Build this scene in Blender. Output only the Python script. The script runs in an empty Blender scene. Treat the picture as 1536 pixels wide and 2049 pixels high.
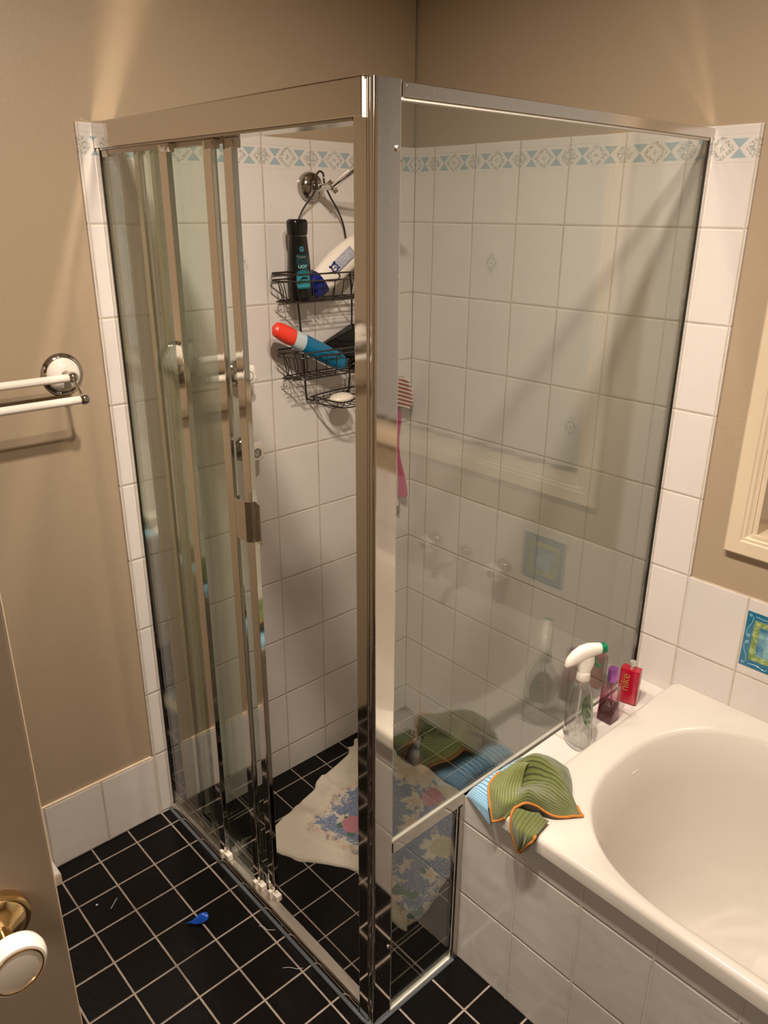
import bpy, bmesh, math, random
from mathutils import Vector, Matrix, noise as mnoise
PI = math.pi
S = bpy.context.scene
COL = S.collection
random.seed(7)

# ------------------------------------------------------------------ camera
cam_d = bpy.data.cameras.new('camera'); cam = bpy.data.objects.new('camera', cam_d); COL.objects.link(cam)
cR = Vector((0.67344, 0.73921, 0.00612)); cU = Vector((-0.27039, 0.23861, 0.93271)); cF = Vector((-0.68801, 0.62978, -0.36057))
cM = Matrix((cR, cU, -cF)).transposed().to_4x4(); cM.translation = (1.7520, -1.7169, 1.6340)
cam.matrix_world = cM
cam_d.sensor_fit = 'HORIZONTAL'; cam_d.sensor_width = 36.0; cam_d.lens = 36.0 * 1557.5 / 1536.0
cam_d.clip_start = 0.02
S.camera = cam

# ------------------------------------------------------------------ world, exposure
w = bpy.data.worlds.new('world'); S.world = w; w.use_nodes = True
w.node_tree.nodes['Background'].inputs[0].default_value = (0.9, 0.72, 0.52, 1)
w.node_tree.nodes['Background'].inputs[1].default_value = 0.0
S.view_settings.view_transform = 'Standard'; S.view_settings.look = 'None'
S.view_settings.exposure = 0.0; S.view_settings.gamma = 1.0; S.view_settings.use_curve_mapping = False
S.cycles.max_bounces = 14; S.cycles.transparent_max_bounces = 32; S.cycles.glossy_bounces = 6
S.cycles.transmission_bounces = 8; S.cycles.diffuse_bounces = 5
S.cycles.use_denoising = True; S.cycles.caustics_reflective = True; S.cycles.sample_clamp_indirect = 40.0; S.cycles.use_guiding = True; S.cycles.blur_glossy = 0.0

LAMP_W = 20.2
LAMP_COL = (1.0, 0.87, 0.735)
FILL_W = 22.0
def lamp(name, loc, power, radius):
    d = bpy.data.lights.new(name, 'AREA'); d.shape = 'DISK'; d.size = 2 * radius; d.energy = power; d.color = LAMP_COL; d.spread = math.radians(167)
    o = bpy.data.objects.new(name, d); o.location = loc; COL.objects.link(o); return o
# daylight-free bathroom: light comes from the twin bulb ceiling fitting (built below) and an unseen fill light added behind the viewer
fill_d = bpy.data.lights.new('fill_light', 'AREA'); fill_d.shape = 'DISK'; fill_d.size = 0.7; fill_d.energy = FILL_W; fill_d.color = LAMP_COL
fill_o = bpy.data.objects.new('fill_light', fill_d); fill_o.location = (1.75, -2.9, 2.3); fill_o.rotation_euler = (math.radians(55), 0, 0); COL.objects.link(fill_o)

# ------------------------------------------------------------------ node helpers
class G:
    def __init__(s, mat):
        mat.use_nodes = True; s.nt = mat.node_tree; s.n = s.nt.nodes; s.l = s.nt.links
        s.n.clear(); s.out = s.n.new('ShaderNodeOutputMaterial')
    def new(s, t, **kw):
        x = s.n.new(t)
        for k, v in kw.items(): setattr(x, k, v)
        return x
    def put(s, sock, v):
        if isinstance(v, bpy.types.NodeSocket): s.l.new(v, sock)
        else: sock.default_value = v
    def m(s, op, *a, clamp=False):
        x = s.new('ShaderNodeMath', operation=op, use_clamp=clamp)
        for i, v in enumerate(a): s.put(x.inputs[i], v)
        return x.outputs[0]
    def ss(s, v, a, b):
        x = s.new('ShaderNodeMapRange', interpolation_type='SMOOTHSTEP')
        s.put(x.inputs[0], v); s.put(x.inputs[1], a); s.put(x.inputs[2], b); x.inputs[3].default_value = 0; x.inputs[4].default_value = 1
        return x.outputs[0]
    def mix(s, f, a, b, blend='MIX'):
        x = s.new('ShaderNodeMix', data_type='RGBA', blend_type=blend)
        s.put(x.inputs[0], f); s.put(x.inputs[6], c4(a)); s.put(x.inputs[7], c4(b)); return x.outputs[2]
    def noise(s, scale, detail=3.0, vec=None, rough=0.5):
        x = s.new('ShaderNodeTexNoise'); x.inputs['Scale'].default_value = scale; x.inputs['Detail'].default_value = detail
        x.inputs['Roughness'].default_value = rough
        if vec is not None: s.l.new(vec, x.inputs['Vector'])
        return x.outputs[0]
    def pos(s):
        g = s.new('ShaderNodeNewGeometry'); sp = s.new('ShaderNodeSeparateXYZ'); s.l.new(g.outputs['Position'], sp.inputs[0])
        return g.outputs['Position'], sp.outputs[0], sp.outputs[1], sp.outputs[2]
    def uv(s):
        t = s.new('ShaderNodeTexCoord'); sp = s.new('ShaderNodeSeparateXYZ'); s.l.new(t.outputs['UV'], sp.inputs[0])
        return t.outputs['UV'], sp.outputs[0], sp.outputs[1]
    def bump(s, h, dist, strength=1.0, normal=None):
        b = s.new('ShaderNodeBump'); b.inputs['Distance'].default_value = dist; b.inputs['Strength'].default_value = strength
        s.l.new(h, b.inputs['Height'])
        if normal is not None: s.l.new(normal, b.inputs['Normal'])
        return b.outputs[0]
    def bsdf(s, color, rough=0.5, metal=0.0, normal=None, **kw):
        p = s.new('ShaderNodeBsdfPrincipled')
        s.put(p.inputs['Base Color'], c4(color)); s.put(p.inputs['Roughness'], rough); s.put(p.inputs['Metallic'], metal)
        for k, v in kw.items(): s.put(p.inputs[k.replace('_', ' ')], v)
        if normal is not None: s.l.new(normal, p.inputs['Normal'])
        s.l.new(p.outputs[0], s.out.inputs[0]); return p
def c4(v):
    if isinstance(v, (tuple, list)) and len(v) == 3: return (v[0], v[1], v[2], 1.0)
    return v
MATS = {}
def M(name, color, rough=0.5, metal=0.0, nscale=None, nbump=0.0, nvar=0.0, **kw):
    """simple procedural material: colour varied slightly by noise, optional bump"""
    if name in MATS: return MATS[name]
    mt = bpy.data.materials.new(name); g = G(mt); col = color; nrm = None
    if nscale:
        P, _, _, _ = g.pos(); nz = g.noise(nscale, 4, P)
        if nvar: col = g.mix(g.m('MULTIPLY', nz, nvar), color, tuple(c * 0.55 for c in color))
        if nbump: nrm = g.bump(nz, nbump)
    g.bsdf(col, rough, metal, nrm, **kw); MATS[name] = mt; return mt

def tile_mat(name, ua, va, u0, v0, pu, pv, gw, tcol, gcol, rough, wav=0.0006, decor=None, nscale=14.0, gdirt=0.5, spec=0.5, hw=0.0035):
    mt = bpy.data.materials.new(name); g = G(mt); P, x, y, z = g.pos(); ax = {'x': x, 'y': y, 'z': z}
    U, V = ax[ua], ax[va]
    def dist(c, o, p):
        f = g.m('FRACT', g.m('DIVIDE', g.m('ADD', c, -o + 50 * p), p))
        return g.m('MULTIPLY', g.m('MINIMUM', f, g.m('SUBTRACT', 1.0, f)), p)
    d = g.m('MINIMUM', dist(U, u0, pu), dist(V, v0, pv))
    wob = g.m('MULTIPLY', g.m('SUBTRACT', g.noise(60, 2, P), 0.5), 0.0012)
    mask = g.ss(g.m('ADD', d, wob), gw / 2 - 0.0004, gw / 2 + 0.0004)
    hgt = g.ss(d, gw / 2 - 0.0008, gw / 2 + hw)
    dirt = g.noise(9, 5, P, 0.65)
    gc = g.mix(g.m('MULTIPLY', g.ss(dirt, 0.45, 0.7), gdirt), gcol, tuple(c * 0.3 for c in gcol))
    # each tile a touch different in shade
    iu = g.m('FLOOR', g.m('DIVIDE', g.m('ADD', U, -u0), pu)); iv = g.m('FLOOR', g.m('DIVIDE', g.m('ADD', V, -v0), pv))
    cb = g.new('ShaderNodeCombineXYZ'); g.l.new(iu, cb.inputs[0]); g.l.new(iv, cb.inputs[1])
    wn = g.new('ShaderNodeTexWhiteNoise'); g.l.new(cb.outputs[0], wn.inputs['Vector'])
    tc = g.mix(g.m('MULTIPLY', wn.outputs[0], 0.22), tcol, tuple(c * 0.78 for c in tcol))
    if decor: tc = decor(g, x, y, z, tc, P)
    col = g.mix(mask, gc, tc)
    rg = g.m('ADD', g.m('MULTIPLY', mask, rough - 0.75), 0.75)
    n1 = g.bump(g.noise(nscale, 2, P), wav * 3)
    g.bsdf(col, rg, 0.0, g.bump(hgt, 0.0012, 1.0, n1), Specular_IOR_Level=spec)
    MATS[name] = mt; return mt

TILE_T, TW, TH = 1.8036, 0.15099, 0.2
AOFF, BOFF = -0.0738, 0.0768
BLUE = (0.33, 0.42, 0.44); LEAF = (0.30, 0.32, 0.30)
def border_decor(axis, off, motifs):
    """the printed border of blue hourglasses and leafy hexagons in the top row, plus small printed diamonds"""
    def f(g, x, y, z, tc, P):
        U = x if axis == 'x' else y
        fu = g.m('FRACT', g.m('DIVIDE', g.m('ADD', U, -off + 50 * TW), TW))
        v = g.m('DIVIDE', g.m('SUBTRACT', z, TILE_T - 0.045), 0.0185)
        av = g.m('ABSOLUTE', v); inb = g.m('LESS_THAN', av, 1.0); inb2 = g.m('LESS_THAN', av, 1.22)
        fold = g.m('ABSOLUTE', g.m('SUBTRACT', fu, 0.5))              # 0 at tile middle, .5 at the joint
        hour = g.m('LESS_THAN', g.m('ABSOLUTE', g.m('SUBTRACT', fold, 0.25)), g.m('MULTIPLY', av, 0.118))
        hour = g.m('MULTIPLY', hour, inb)
        lf = g.noise(210, 4, P, 0.65); lf = g.ss(lf, 0.46, 0.54)
        dm = g.m('ADD', g.m('DIVIDE', fold, 0.215), g.m('MULTIPLY', av, 0.62))
        ring = g.m('MULTIPLY', g.m('MULTIPLY', g.m('GREATER_THAN', dm, 0.56), g.m('LESS_THAN', dm, 0.92)), inb2)
        dot = g.m('LESS_THAN', dm, 0.24)
        dj = g.m('ADD', g.m('DIVIDE', g.m('SUBTRACT', 0.5, fold), 0.2), g.m('MULTIPLY', av, 0.55))
        side = g.m('LESS_THAN', dj, 0.82)
        leaf = g.m('MULTIPLY', g.m('MAXIMUM', g.m('MAXIMUM', ring, dot), g.m('MULTIPLY', side, inb)), lf)
        line = g.m('LESS_THAN', g.m('ABSOLUTE', g.m('SUBTRACT', av, 1.42)), 0.04)
        c = g.mix(hour, tc, BLUE)
        c = g.mix(g.m('MULTIPLY', leaf, 0.85), c, LEAF)
        c = g.mix(g.m('MULTIPLY', line, 0.3), c, (0.45, 0.40, 0.34))
        for mu, mz in motifs:
            dd = g.m('ADD', g.m('DIVIDE', g.m('ABSOLUTE', g.m('SUBTRACT', U, mu)), 0.025), g.m('DIVIDE', g.m('ABSOLUTE', g.m('SUBTRACT', z, mz)), 0.036))
            ln = g.m('LESS_THAN', g.m('ABSOLUTE', g.m('SUBTRACT', dd, 0.96)), 0.035)
            ln2 = g.m('LESS_THAN', g.m('ABSOLUTE', g.m('SUBTRACT', dd, 0.36)), 0.03)
            lv = g.m('MULTIPLY', g.m('LESS_THAN', g.m('ABSOLUTE', g.m('SUBTRACT', dd, 0.62)), 0.17), lf)
            ct = g.m('MULTIPLY', g.m('LESS_THAN', dd, 0.16), 0.8)
            c = g.mix(g.m('MULTIPLY', g.m('MAXIMUM', ln, ln2), 0.35), c, LEAF)
            c = g.mix(g.m('MULTIPLY', g.m('MAXIMUM', lv, ct), 0.8), c, LEAF)
        return c
    return f
WHITE_TILE = (0.68, 0.625, 0.58); GROUT = (0.50, 0.41, 0.30)
m_tileA = tile_mat('white_tile_left', 'y', 'z', AOFF, TILE_T, TW, TH, 0.0026, WHITE_TILE, GROUT, 0.16,
                   decor=border_decor('y', AOFF, [(AOFF - 3.5 * TW, TILE_T - 0.3)]))
m_tileB = tile_mat('white_tile_back', 'x', 'z', BOFF, TILE_T, TW, TH, 0.0026, WHITE_TILE, GROUT, 0.16,
                   decor=border_decor('x', BOFF, [(BOFF + 1.5 * TW, TILE_T - 0.3), (BOFF + 3.5 * TW, TILE_T - 0.7)]))
m_skirt = tile_mat('white_tile_skirting', 'y', 'z', -0.9845, 0.2, TW, TH, 0.003, WHITE_TILE, GROUT, 0.18)
m_bathtile = tile_mat('white_tile_bath', 'x', 'z', 1.035, 0.0, 0.1525, TH, 0.0026, (0.62, 0.575, 0.53), (0.66, 0.59, 0.48), 0.12, gdirt=0.25)
m_hobtile = tile_mat('white_tile_ledge', 'y', 'x', -0.3674, 0.86, 0.2, 0.18, 0.0022, WHITE_TILE, GROUT, 0.16)
FT = 0.1037
m_floor = tile_mat('black_floor_tile', 'x', 'y', 0.0574, -0.9794, FT, FT, 0.0042, (0.0035, 0.003, 0.0028), (0.34, 0.275, 0.225), 0.2, wav=0.0003, gdirt=0.45, nscale=40, spec=0.2, hw=0.0015)
m_sfloor = tile_mat('black_shower_floor_tile', 'x', 'y', 0.0606, -0.5246, FT, FT, 0.0036, (0.0035, 0.003, 0.0028), (0.34, 0.275, 0.225), 0.2, wav=0.0003, gdirt=0.45, nscale=40, spec=0.2, hw=0.0015)

def paint():
    mt = bpy.data.materials.new('beige_wall_paint'); g = G(mt); P, x, y, z = g.pos()
    n = g.noise(2.2, 3, P); c = g.mix(g.m('MULTIPLY', n, 0.25), (0.385, 0.295, 0.20), (0.34, 0.26, 0.172))
    g.bsdf(c, 0.42, 0, g.bump(g.noise(160, 3, P), 0.0004), Specular_IOR_Level=0.4); MATS['paint'] = mt; return mt
m_paint = paint()
m_ceil = M('white_ceiling_paint', (0.78, 0.72, 0.64), 0.8, nscale=30, nbump=0.0003)
m_cream = M('cream_gloss_paint', (0.70, 0.565, 0.41), 0.3, nscale=8, nvar=0.15)
def chrome_mat(name, col, rough, bumpd=0.0, scale=5.0):
    mt = bpy.data.materials.new(name); g = G(mt); P, x, y, z = g.pos()
    n = g.noise(260, 2, P); spots = g.ss(n, 0.70, 0.74)
    c = g.mix(g.m('MULTIPLY', spots, 0.5), col, (0.9, 0.88, 0.84))
    nr = g.bump(g.noise(scale, 1, P), bumpd) if bumpd else None
    g.bsdf(c, g.m('ADD', rough, g.m('MULTIPLY', spots, 0.3)), 1.0, nr); MATS[name] = mt; return mt
m_chrome = chrome_mat('polished_chrome', (0.74, 0.71, 0.67), 0.06)
m_satin = chrome_mat('satin_chrome', (0.70, 0.67, 0.63), 0.2)
m_alu = M('satin_aluminium', (0.62, 0.58, 0.53), 0.38, 1.0, nscale=30, nvar=0.2)
m_dkchrome = M('dark_chrome', (0.45, 0.42, 0.39), 0.12, 1.0, nscale=40, nvar=0.3)
m_brass = M('polished_brass', (0.82, 0.60, 0.30), 0.13, 1.0, nscale=60, nvar=0.35)
m_bath = M('white_bath_acrylic', (0.65, 0.60, 0.535), 0.09, nscale=3, nvar=0.06, Coat_Weight=0.4, Coat_Roughness=0.04)
m_ceramic = M('white_ceramic', (0.82, 0.755, 0.67), 0.07, nscale=6, nvar=0.05, Coat_Weight=0.5)
m_plast = M('white_plastic', (0.78, 0.71, 0.62), 0.35, nscale=20, nvar=0.08)
m_seal = M('pale_vinyl_seal', (0.78, 0.74, 0.66), 0.35, nscale=30, nvar=0.1)
m_silic = M('clear_silicone', (0.10, 0.115, 0.13), 0.18, nscale=40, nvar=0.4)
m_blackrub = M('black_rubber', (0.008, 0.008, 0.008), 0.5, nscale=40, nvar=0.2)
m_wire = M('bronze_wire', (0.022, 0.014, 0.009), 0.3, nscale=50, nvar=0.3, Specular_IOR_Level=0.7)
m_black = M('glossy_black_plastic', (0.006, 0.005, 0.005), 0.16, nscale=30, nvar=0.2)
m_navy = M('navy_plastic', (0.006, 0.014, 0.14), 0.16, nscale=30, nvar=0.15)
m_offw = M('white_bottle_plastic', (0.80, 0.72, 0.62), 0.3, nscale=10, nvar=0.05)
m_soap = M('cream_soap', (0.78, 0.70, 0.57), 0.35, nscale=12, nvar=0.12)
m_red = M('red_orange_cap', (0.78, 0.045, 0.02), 0.33, nscale=20, nvar=0.15)
m_blueg = M('blue_gel', (0.0, 0.135, 0.27), 0.12, nscale=10, nvar=0.12)
m_paleg = M('frosted_clear_plastic', (0.45, 0.52, 0.54), 0.14, nscale=10, nvar=0.1)
m_scrap = M('blue_film', (0.012, 0.09, 0.55), 0.3, nscale=60, nvar=0.3)
m_grayr = M('grey_rubber', (0.32, 0.28, 0.26), 0.4, nscale=30, nvar=0.2)
m_green = M('green_plastic', (0.0, 0.17, 0.075), 0.3, nscale=20, nvar=0.1)
m_purple = M('metallic_purple', (0.42, 0.13, 0.50), 0.28, 0.8, nscale=20, nvar=0.15)
m_gold = M('gold_print', (0.36, 0.20, 0.05), 0.4, nscale=30, nvar=0.1)
m_tealtxt = M('pale_teal_print', (0.40, 0.78, 0.78), 0.4, nscale=30, nvar=0.1)
m_tealdim = M('teal_print', (0.05, 0.28, 0.36), 0.4, nscale=30, nvar=0.1)
m_greytxt = M('silver_print', (0.30, 0.30, 0.28), 0.4, nscale=30, nvar=0.1)
m_brushw = M('white_bristle', (0.78, 0.66, 0.56), 0.5, nscale=30, nvar=0.1)
m_brushr = M('red_bristle', (0.50, 0.075, 0.05), 0.5, nscale=30, nvar=0.2)
m_lint = M('pale_lint', (0.6, 0.55, 0.5), 0.8, nscale=30, nvar=0.1)

def glass_mat(name, tint, k=1.0, ior=1.62, rough=0.0):
    """thin pane: fresnel blend of straight transmission and mirror reflection, tinted where it transmits"""
    mt = bpy.data.materials.new(name); g = G(mt)
    ge = g.new('ShaderNodeNewGeometry'); P = ge.outputs['Position']
    i = g.m('SUBTRACT', ior, g.m('MULTIPLY', ge.outputs['Backfacing'], ior - 1.0 / ior))
    fr = g.new('ShaderNodeFresnel'); g.l.new(i, fr.inputs['IOR'])
    f = g.m('MULTIPLY', fr.outputs[0], k, clamp=True)
    t = g.new('ShaderNodeBsdfTransparent'); g.put(t.inputs[0], c4(tint) if not callable(tint) else tint(g))
    gl = g.new('ShaderNodeBsdfGlossy'); gl.inputs['Roughness'].default_value = rough
    mx = g.new('ShaderNodeMixShader'); g.l.new(f, mx.inputs[0]); g.l.new(t.outputs[0], mx.inputs[1]); g.l.new(gl.outputs[0], mx.inputs[2])
    g.l.new(mx.outputs[0], g.out.inputs[0]); MATS[name] = mt; return mt
m_glass = glass_mat('greenish_shower_glass', (0.918, 0.940, 0.918), 1.0, 1.8)
m_doorglass = glass_mat('greenish_door_glass', (0.945, 0.975, 0.95))
m_glassedge = M('green_glass_edge', (0.30, 0.40, 0.34), 0.12, nscale=20, nvar=0.1)
m_clearpl = glass_mat('clear_bottle_plastic', (0.92, 0.92, 0.92), 2.2, 1.5, 0.03)
def purpgrad(g):
    P, x, y, z = g.pos(); return g.mix(g.ss(z, 0.50, 0.585), (0.62, 0.16, 0.34), (0.88, 0.80, 0.78))
m_purpglass = glass_mat('purple_tinted_glass', purpgrad, 1.6)
m_perfume = M('dark_red_perfume', (0.10, 0.006, 0.004), 0.1, nscale=40, nvar=0.3, Coat_Weight=0.5)
m_redglass = M('red_lacquered_glass', (0.36, 0.003, 0.022), 0.1, nscale=10, nvar=0.12, Coat_Weight=0.8, Coat_Roughness=0.03)
m_pinkclear = M('translucent_pink_plastic', (0.62, 0.07, 0.22), 0.15, nscale=20, nvar=0.25, Transmission_Weight=0.25, Coat_Weight=0.5)
m_slat = M('pale_blind_fabric', (0.40, 0.39, 0.38), 0.6, nscale=40, nvar=0.08)
m_nightglass = M('night_window_glass', (0.012, 0.012, 0.014), 0.03, nscale=5, nvar=0.1)

def cloth_mat(name, base, groove, freq, axis=1, lo=-0.95, hi=-0.2, bumpd=0.0015, fuzz=420.0):
    mt = bpy.data.materials.new(name); g = G(mt); P, x, y, z = g.pos(); UV, u, v = g.uv()
    c = v if axis == 1 else u
    wv = g.m('SINE', g.m('MULTIPLY', c, freq * 2 * PI)); rib = g.ss(wv, lo, hi)
    fz = g.noise(fuzz, 4, P, 0.7)
    b = g.mix(fz, tuple(k * 0.62 for k in base), tuple(min(1, k * 1.35) for k in base))
    col = g.mix(rib, groove, b)
    h = g.m('ADD', g.m('MULTIPLY', rib, 0.8), g.m('MULTIPLY', fz, 0.5))
    g.bsdf(col, 0.95, 0, g.bump(h, bumpd), Sheen_Weight=0.4); MATS[name] = mt; return mt
m_gcloth = cloth_mat('olive_microfibre', (0.125, 0.145, 0.032), (0.05, 0.06, 0.012), 24)
m_gcloth2 = cloth_mat('olive_microfibre_pale_rib', (0.13, 0.152, 0.034), (0.34, 0.38, 0.12), 13, axis=0, lo=-1.0, hi=-0.7)
m_gcloth3 = cloth_mat('olive_microfibre_plain', (0.13, 0.15, 0.036), (0.09, 0.11, 0.025), 9, axis=0)
m_orange = M('orange_binding', (0.55, 0.20, 0.028), 0.8, nscale=250, nvar=0.5, nbump=0.001)
m_bcloth = cloth_mat('blue_waffle_cloth', (0.30, 0.53, 0.70), (0.09, 0.26, 0.45), 27, axis=1)

def towel_mat():
    mt = bpy.data.materials.new('printed_towelling'); g = G(mt); P, x, y, z = g.pos()
    at = g.new('ShaderNodeVertexColor', layer_name='print'); sp = g.new('ShaderNodeSeparateColor'); g.l.new(at.outputs[0], sp.inputs[0])
    at2 = g.new('ShaderNodeVertexColor', layer_name='print_extra'); sp2 = g.new('ShaderNodeSeparateColor'); g.l.new(at2.outputs[0], sp2.inputs[0])
    nz = g.noise(55, 6, P, 0.72); big = g.noise(16, 4, P, 0.6); fz = g.noise(500, 3, P, 0.7)
    fine = g.noise(210, 3, P, 0.6)
    rag = g.m('ADD', g.m('ADD', g.m('MULTIPLY', g.m('SUBTRACT', nz, 0.5), 2.3), g.m('MULTIPLY', g.m('SUBTRACT', big, 0.5), 0.8)), g.m('MULTIPLY', g.m('SUBTRACT', fine, 0.5), 0.9))
    base = g.mix(g.ss(g.noise(7, 4, P), 0.5, 0.7), (0.66, 0.585, 0.48), (0.52, 0.445, 0.35))
    pe = g.ss(g.m('ADD', sp.outputs[1], rag), 0.5, 0.62)
    c = g.mix(g.m('MULTIPLY', pe, 0.75), base, (0.60, 0.40, 0.28))
    bl = g.ss(g.m('ADD', sp.outputs[0], rag), 0.48, 0.56)
    bcol = g.mix(g.ss(g.noise(230, 3, P, 0.7), 0.42, 0.6), (0.10, 0.145, 0.31), (0.30, 0.33, 0.40))
    c = g.mix(bl, c, bcol)
    gr = g.ss(g.m('ADD', sp2.outputs[0], g.m('MULTIPLY', rag, 0.4)), 0.5, 0.6); c = g.mix(gr, c, (0.08, 0.17, 0.12))
    pk = g.ss(g.m('ADD', sp.outputs[2], g.m('MULTIPLY', rag, 0.3)), 0.5, 0.56); c = g.mix(pk, c, (0.50, 0.20, 0.24))
    yl = g.ss(g.m('ADD', sp2.outputs[1], g.m('MULTIPLY', rag, 0.5)), 0.5, 0.58); c = g.mix(yl, c, (0.50, 0.44, 0.29))
    st = g.m('MULTIPLY', g.ss(g.noise(26, 4, P, 0.6), 0.66, 0.74), 0.35); c = g.mix(st, c, (0.22, 0.17, 0.12))
    g.bsdf(c, 0.95, 0, g.bump(g.m('ADD', g.m('MULTIPLY', fz, 0.4), g.m('MULTIPLY', nz, 0.7)), 0.003), Sheen_Weight=0.3); MATS['towel'] = mt; return mt
m_towel = towel_mat()

def decor_tile_mat():
    """hand painted tile: blue border with pale curls, green frame, mottled blue middle"""
    mt = bpy.data.materials.new('painted_blue_tile'); g = G(mt); P, x, y, z = g.pos()
    a = g.m('DIVIDE', g.m('ABSOLUTE', g.m('SUBTRACT', x, 1.2085)), 0.0705); b = g.m('DIVIDE', g.m('ABSOLUTE', g.m('SUBTRACT', z, 0.7005)), 0.0705)
    n1 = g.noise(60, 4, P, 0.6); n2 = g.noise(22, 3, P, 0.6)
    r = g.m('ADD', g.m('MAXIMUM', a, b), g.m('MULTIPLY', g.m('SUBTRACT', n2, 0.5), 0.12))
    border = g.mix(n1, (0.0, 0.07, 0.16), (0.02, 0.20, 0.33))
    frame = g.mix(g.ss(n1, 0.4, 0.65), (0.13, 0.22, 0.04), (0.40, 0.46, 0.16))
    mid = g.mix(g.ss(n2, 0.38, 0.66), (0.0, 0.12, 0.26), (0.24, 0.43, 0.46))
    c = g.mix(g.ss(r, 0.50, 0.56), mid, frame); c = g.mix(g.ss(r, 0.70, 0.75), c, border)
    g.bsdf(c, 0.12, 0, Coat_Weight=0.4); MATS['decor'] = mt; return mt
m_decor = decor_tile_mat()
m_curl = M('pale_blue_glaze', (0.30, 0.56, 0.66), 0.15, nscale=60, nvar=0.2)

# ------------------------------------------------------------------ mesh helpers (all in world coordinates)
class MB:
    def __init__(s): s.bm = bmesh.new(); s.uvl = None; s.flat = False
    def box(s, x0, x1, y0, y1, z0, z1, bev=0.0, seg=2, rot=None, at=None):
        s.flat = True; bm = bmesh.new(); bmesh.ops.create_cube(bm, size=1.0)
        for v in bm.verts: v.co = Vector(((x0 + x1) / 2 + v.co.x * (x1 - x0), (y0 + y1) / 2 + v.co.y * (y1 - y0), (z0 + z1) / 2 + v.co.z * (z1 - z0)))
        if bev > 0: bmesh.ops.bevel(bm, geom=list(bm.edges), offset=bev, segments=seg, profile=0.5, affect='EDGES')
        if rot is not None:
            R = rot; c = Vector(at)
            for v in bm.verts: v.co = c + R @ (v.co - c)
        s.add(bm); return s
    def add(s, bm, mat=None):
        me = bpy.data.meshes.new('t'); bm.to_mesh(me); bm.free()
        if mat is not None: me.transform(mat)
        s.bm.from_mesh(me); bpy.data.meshes.remove(me); return s
    def lathe(s, prof, origin, axis, n=40, cap=True, lobes=None):
        """prof: list of (radius, distance along axis)"""
        o = Vector(origin); a = Vector(axis).normalized(); t = a.orthogonal().normalized(); b = a.cross(t)
        rings = []
        for r, h in prof:
            ring = []
            for k in range(n):
                th = 2 * PI * k / n; rr = r if lobes is None else r * lobes(th, h)
                ring.append(s.bm.verts.new(o + a * h + t * (rr * math.cos(th)) + b * (rr * math.sin(th))))
            rings.append(ring)
        for i in range(len(rings) - 1):
            for k in range(n): s.bm.faces.new((rings[i][k], rings[i][(k + 1) % n], rings[i + 1][(k + 1) % n], rings[i + 1][k]))
        if cap:
            s.bm.faces.new(list(reversed(rings[0]))); s.bm.faces.new(rings[-1])
        return s
    def tube(s, pts, r, n=10, smooth=0, closed=False, taper=None, flat=1.0):
        P = [Vector(p) for p in pts]
        if smooth: P = catmull(P, smooth, closed)
        rings = []; prev = None; N = len(P)
        for i, p in enumerate(P):
            if closed: d = P[(i + 1) % N] - P[i - 1]
            else: d = P[min(i + 1, N - 1)] - P[max(i - 1, 0)]
            d.normalize()
            if prev is None: t = d.orthogonal().normalized()
            else:
                t = prev - d * prev.dot(d)
                t = t.normalized() if t.length > 1e-6 else d.orthogonal().normalized()
            prev = t; b = d.cross(t); rr = r if taper is None else taper(i / (N - 1))
            rings.append([s.bm.verts.new(p + t * rr * math.cos(2 * PI * k / n) + b * rr * flat * math.sin(2 * PI * k / n)) for k in range(n)])
        m = N if closed else N - 1
        for i in range(m):
            A, B = rings[i], rings[(i + 1) % N]
            for k in range(n): s.bm.faces.new((A[k], A[(k + 1) % n], B[(k + 1) % n], B[k]))
        if not closed:
            s.bm.faces.new(list(reversed(rings[0]))); s.bm.faces.new(rings[-1])
        return s
    def loft(s, rings, cap=True):
        V = [[s.bm.verts.new(p) for p in r] for r in rings]; n = len(V[0])
        for i in range(len(V) - 1):
            for k in range(n): s.bm.faces.new((V[i][k], V[i][(k + 1) % n], V[i + 1][(k + 1) % n], V[i + 1][k]))
        if cap: s.bm.faces.new(list(reversed(V[0]))); s.bm.faces.new(V[-1])
        return s
    def prism(s, poly, z0, z1):
        """poly in xy, extruded in z"""
        s.flat = True; return s.loft([[(x, y, z0) for x, y in poly], [(x, y, z1) for x, y in poly]])
    def sphere(s, c, r, sx=1, sy=1, sz=1, R=None, n=24):
        bm = bmesh.new(); bmesh.ops.create_uvsphere(bm, u_segments=n, v_segments=n // 2 + 2, radius=r)
        mt = Matrix.Diagonal((sx, sy, sz, 1))
        if R is not None: mt = R.to_4x4() @ mt
        mt = Matrix.Translation(Vector(c)) @ mt
        return s.add(bm, mt)
    def patch(s, net, nu=28, nv=28, amp=0.0, seed=0.0):
        """smooth surface through a control net, with uv"""
        rows = [[Vector(p) for p in r] for r in net]
        if s.uvl is None: s.uvl = s.bm.loops.layers.uv.verify()
        fine = []
        dense = [spline_n(r, nu) for r in rows]
        colsN = [spline_n([dense[j][i] for j in range(len(rows))], nv) for i in range(nu)]
        V = [[None] * nu for _ in range(nv)]
        for j in range(nv):
            for i in range(nu):
                p = colsN[i][j]
                if amp: p = p + Vector((0, 0, 1)) * amp * mnoise.noise(p * 45 + Vector((seed, 0, 0)))
                V[j][i] = s.bm.verts.new(p)
        for j in range(nv - 1):
            for i in range(nu - 1):
                f = s.bm.faces.new((V[j][i], V[j][i + 1], V[j + 1][i + 1], V[j + 1][i]))
                for lp, (a, b) in zip(f.loops, ((i, j), (i + 1, j), (i + 1, j + 1), (i, j + 1))): lp[s.uvl].uv = (a / (nu - 1), b / (nv - 1))
        return V
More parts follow.
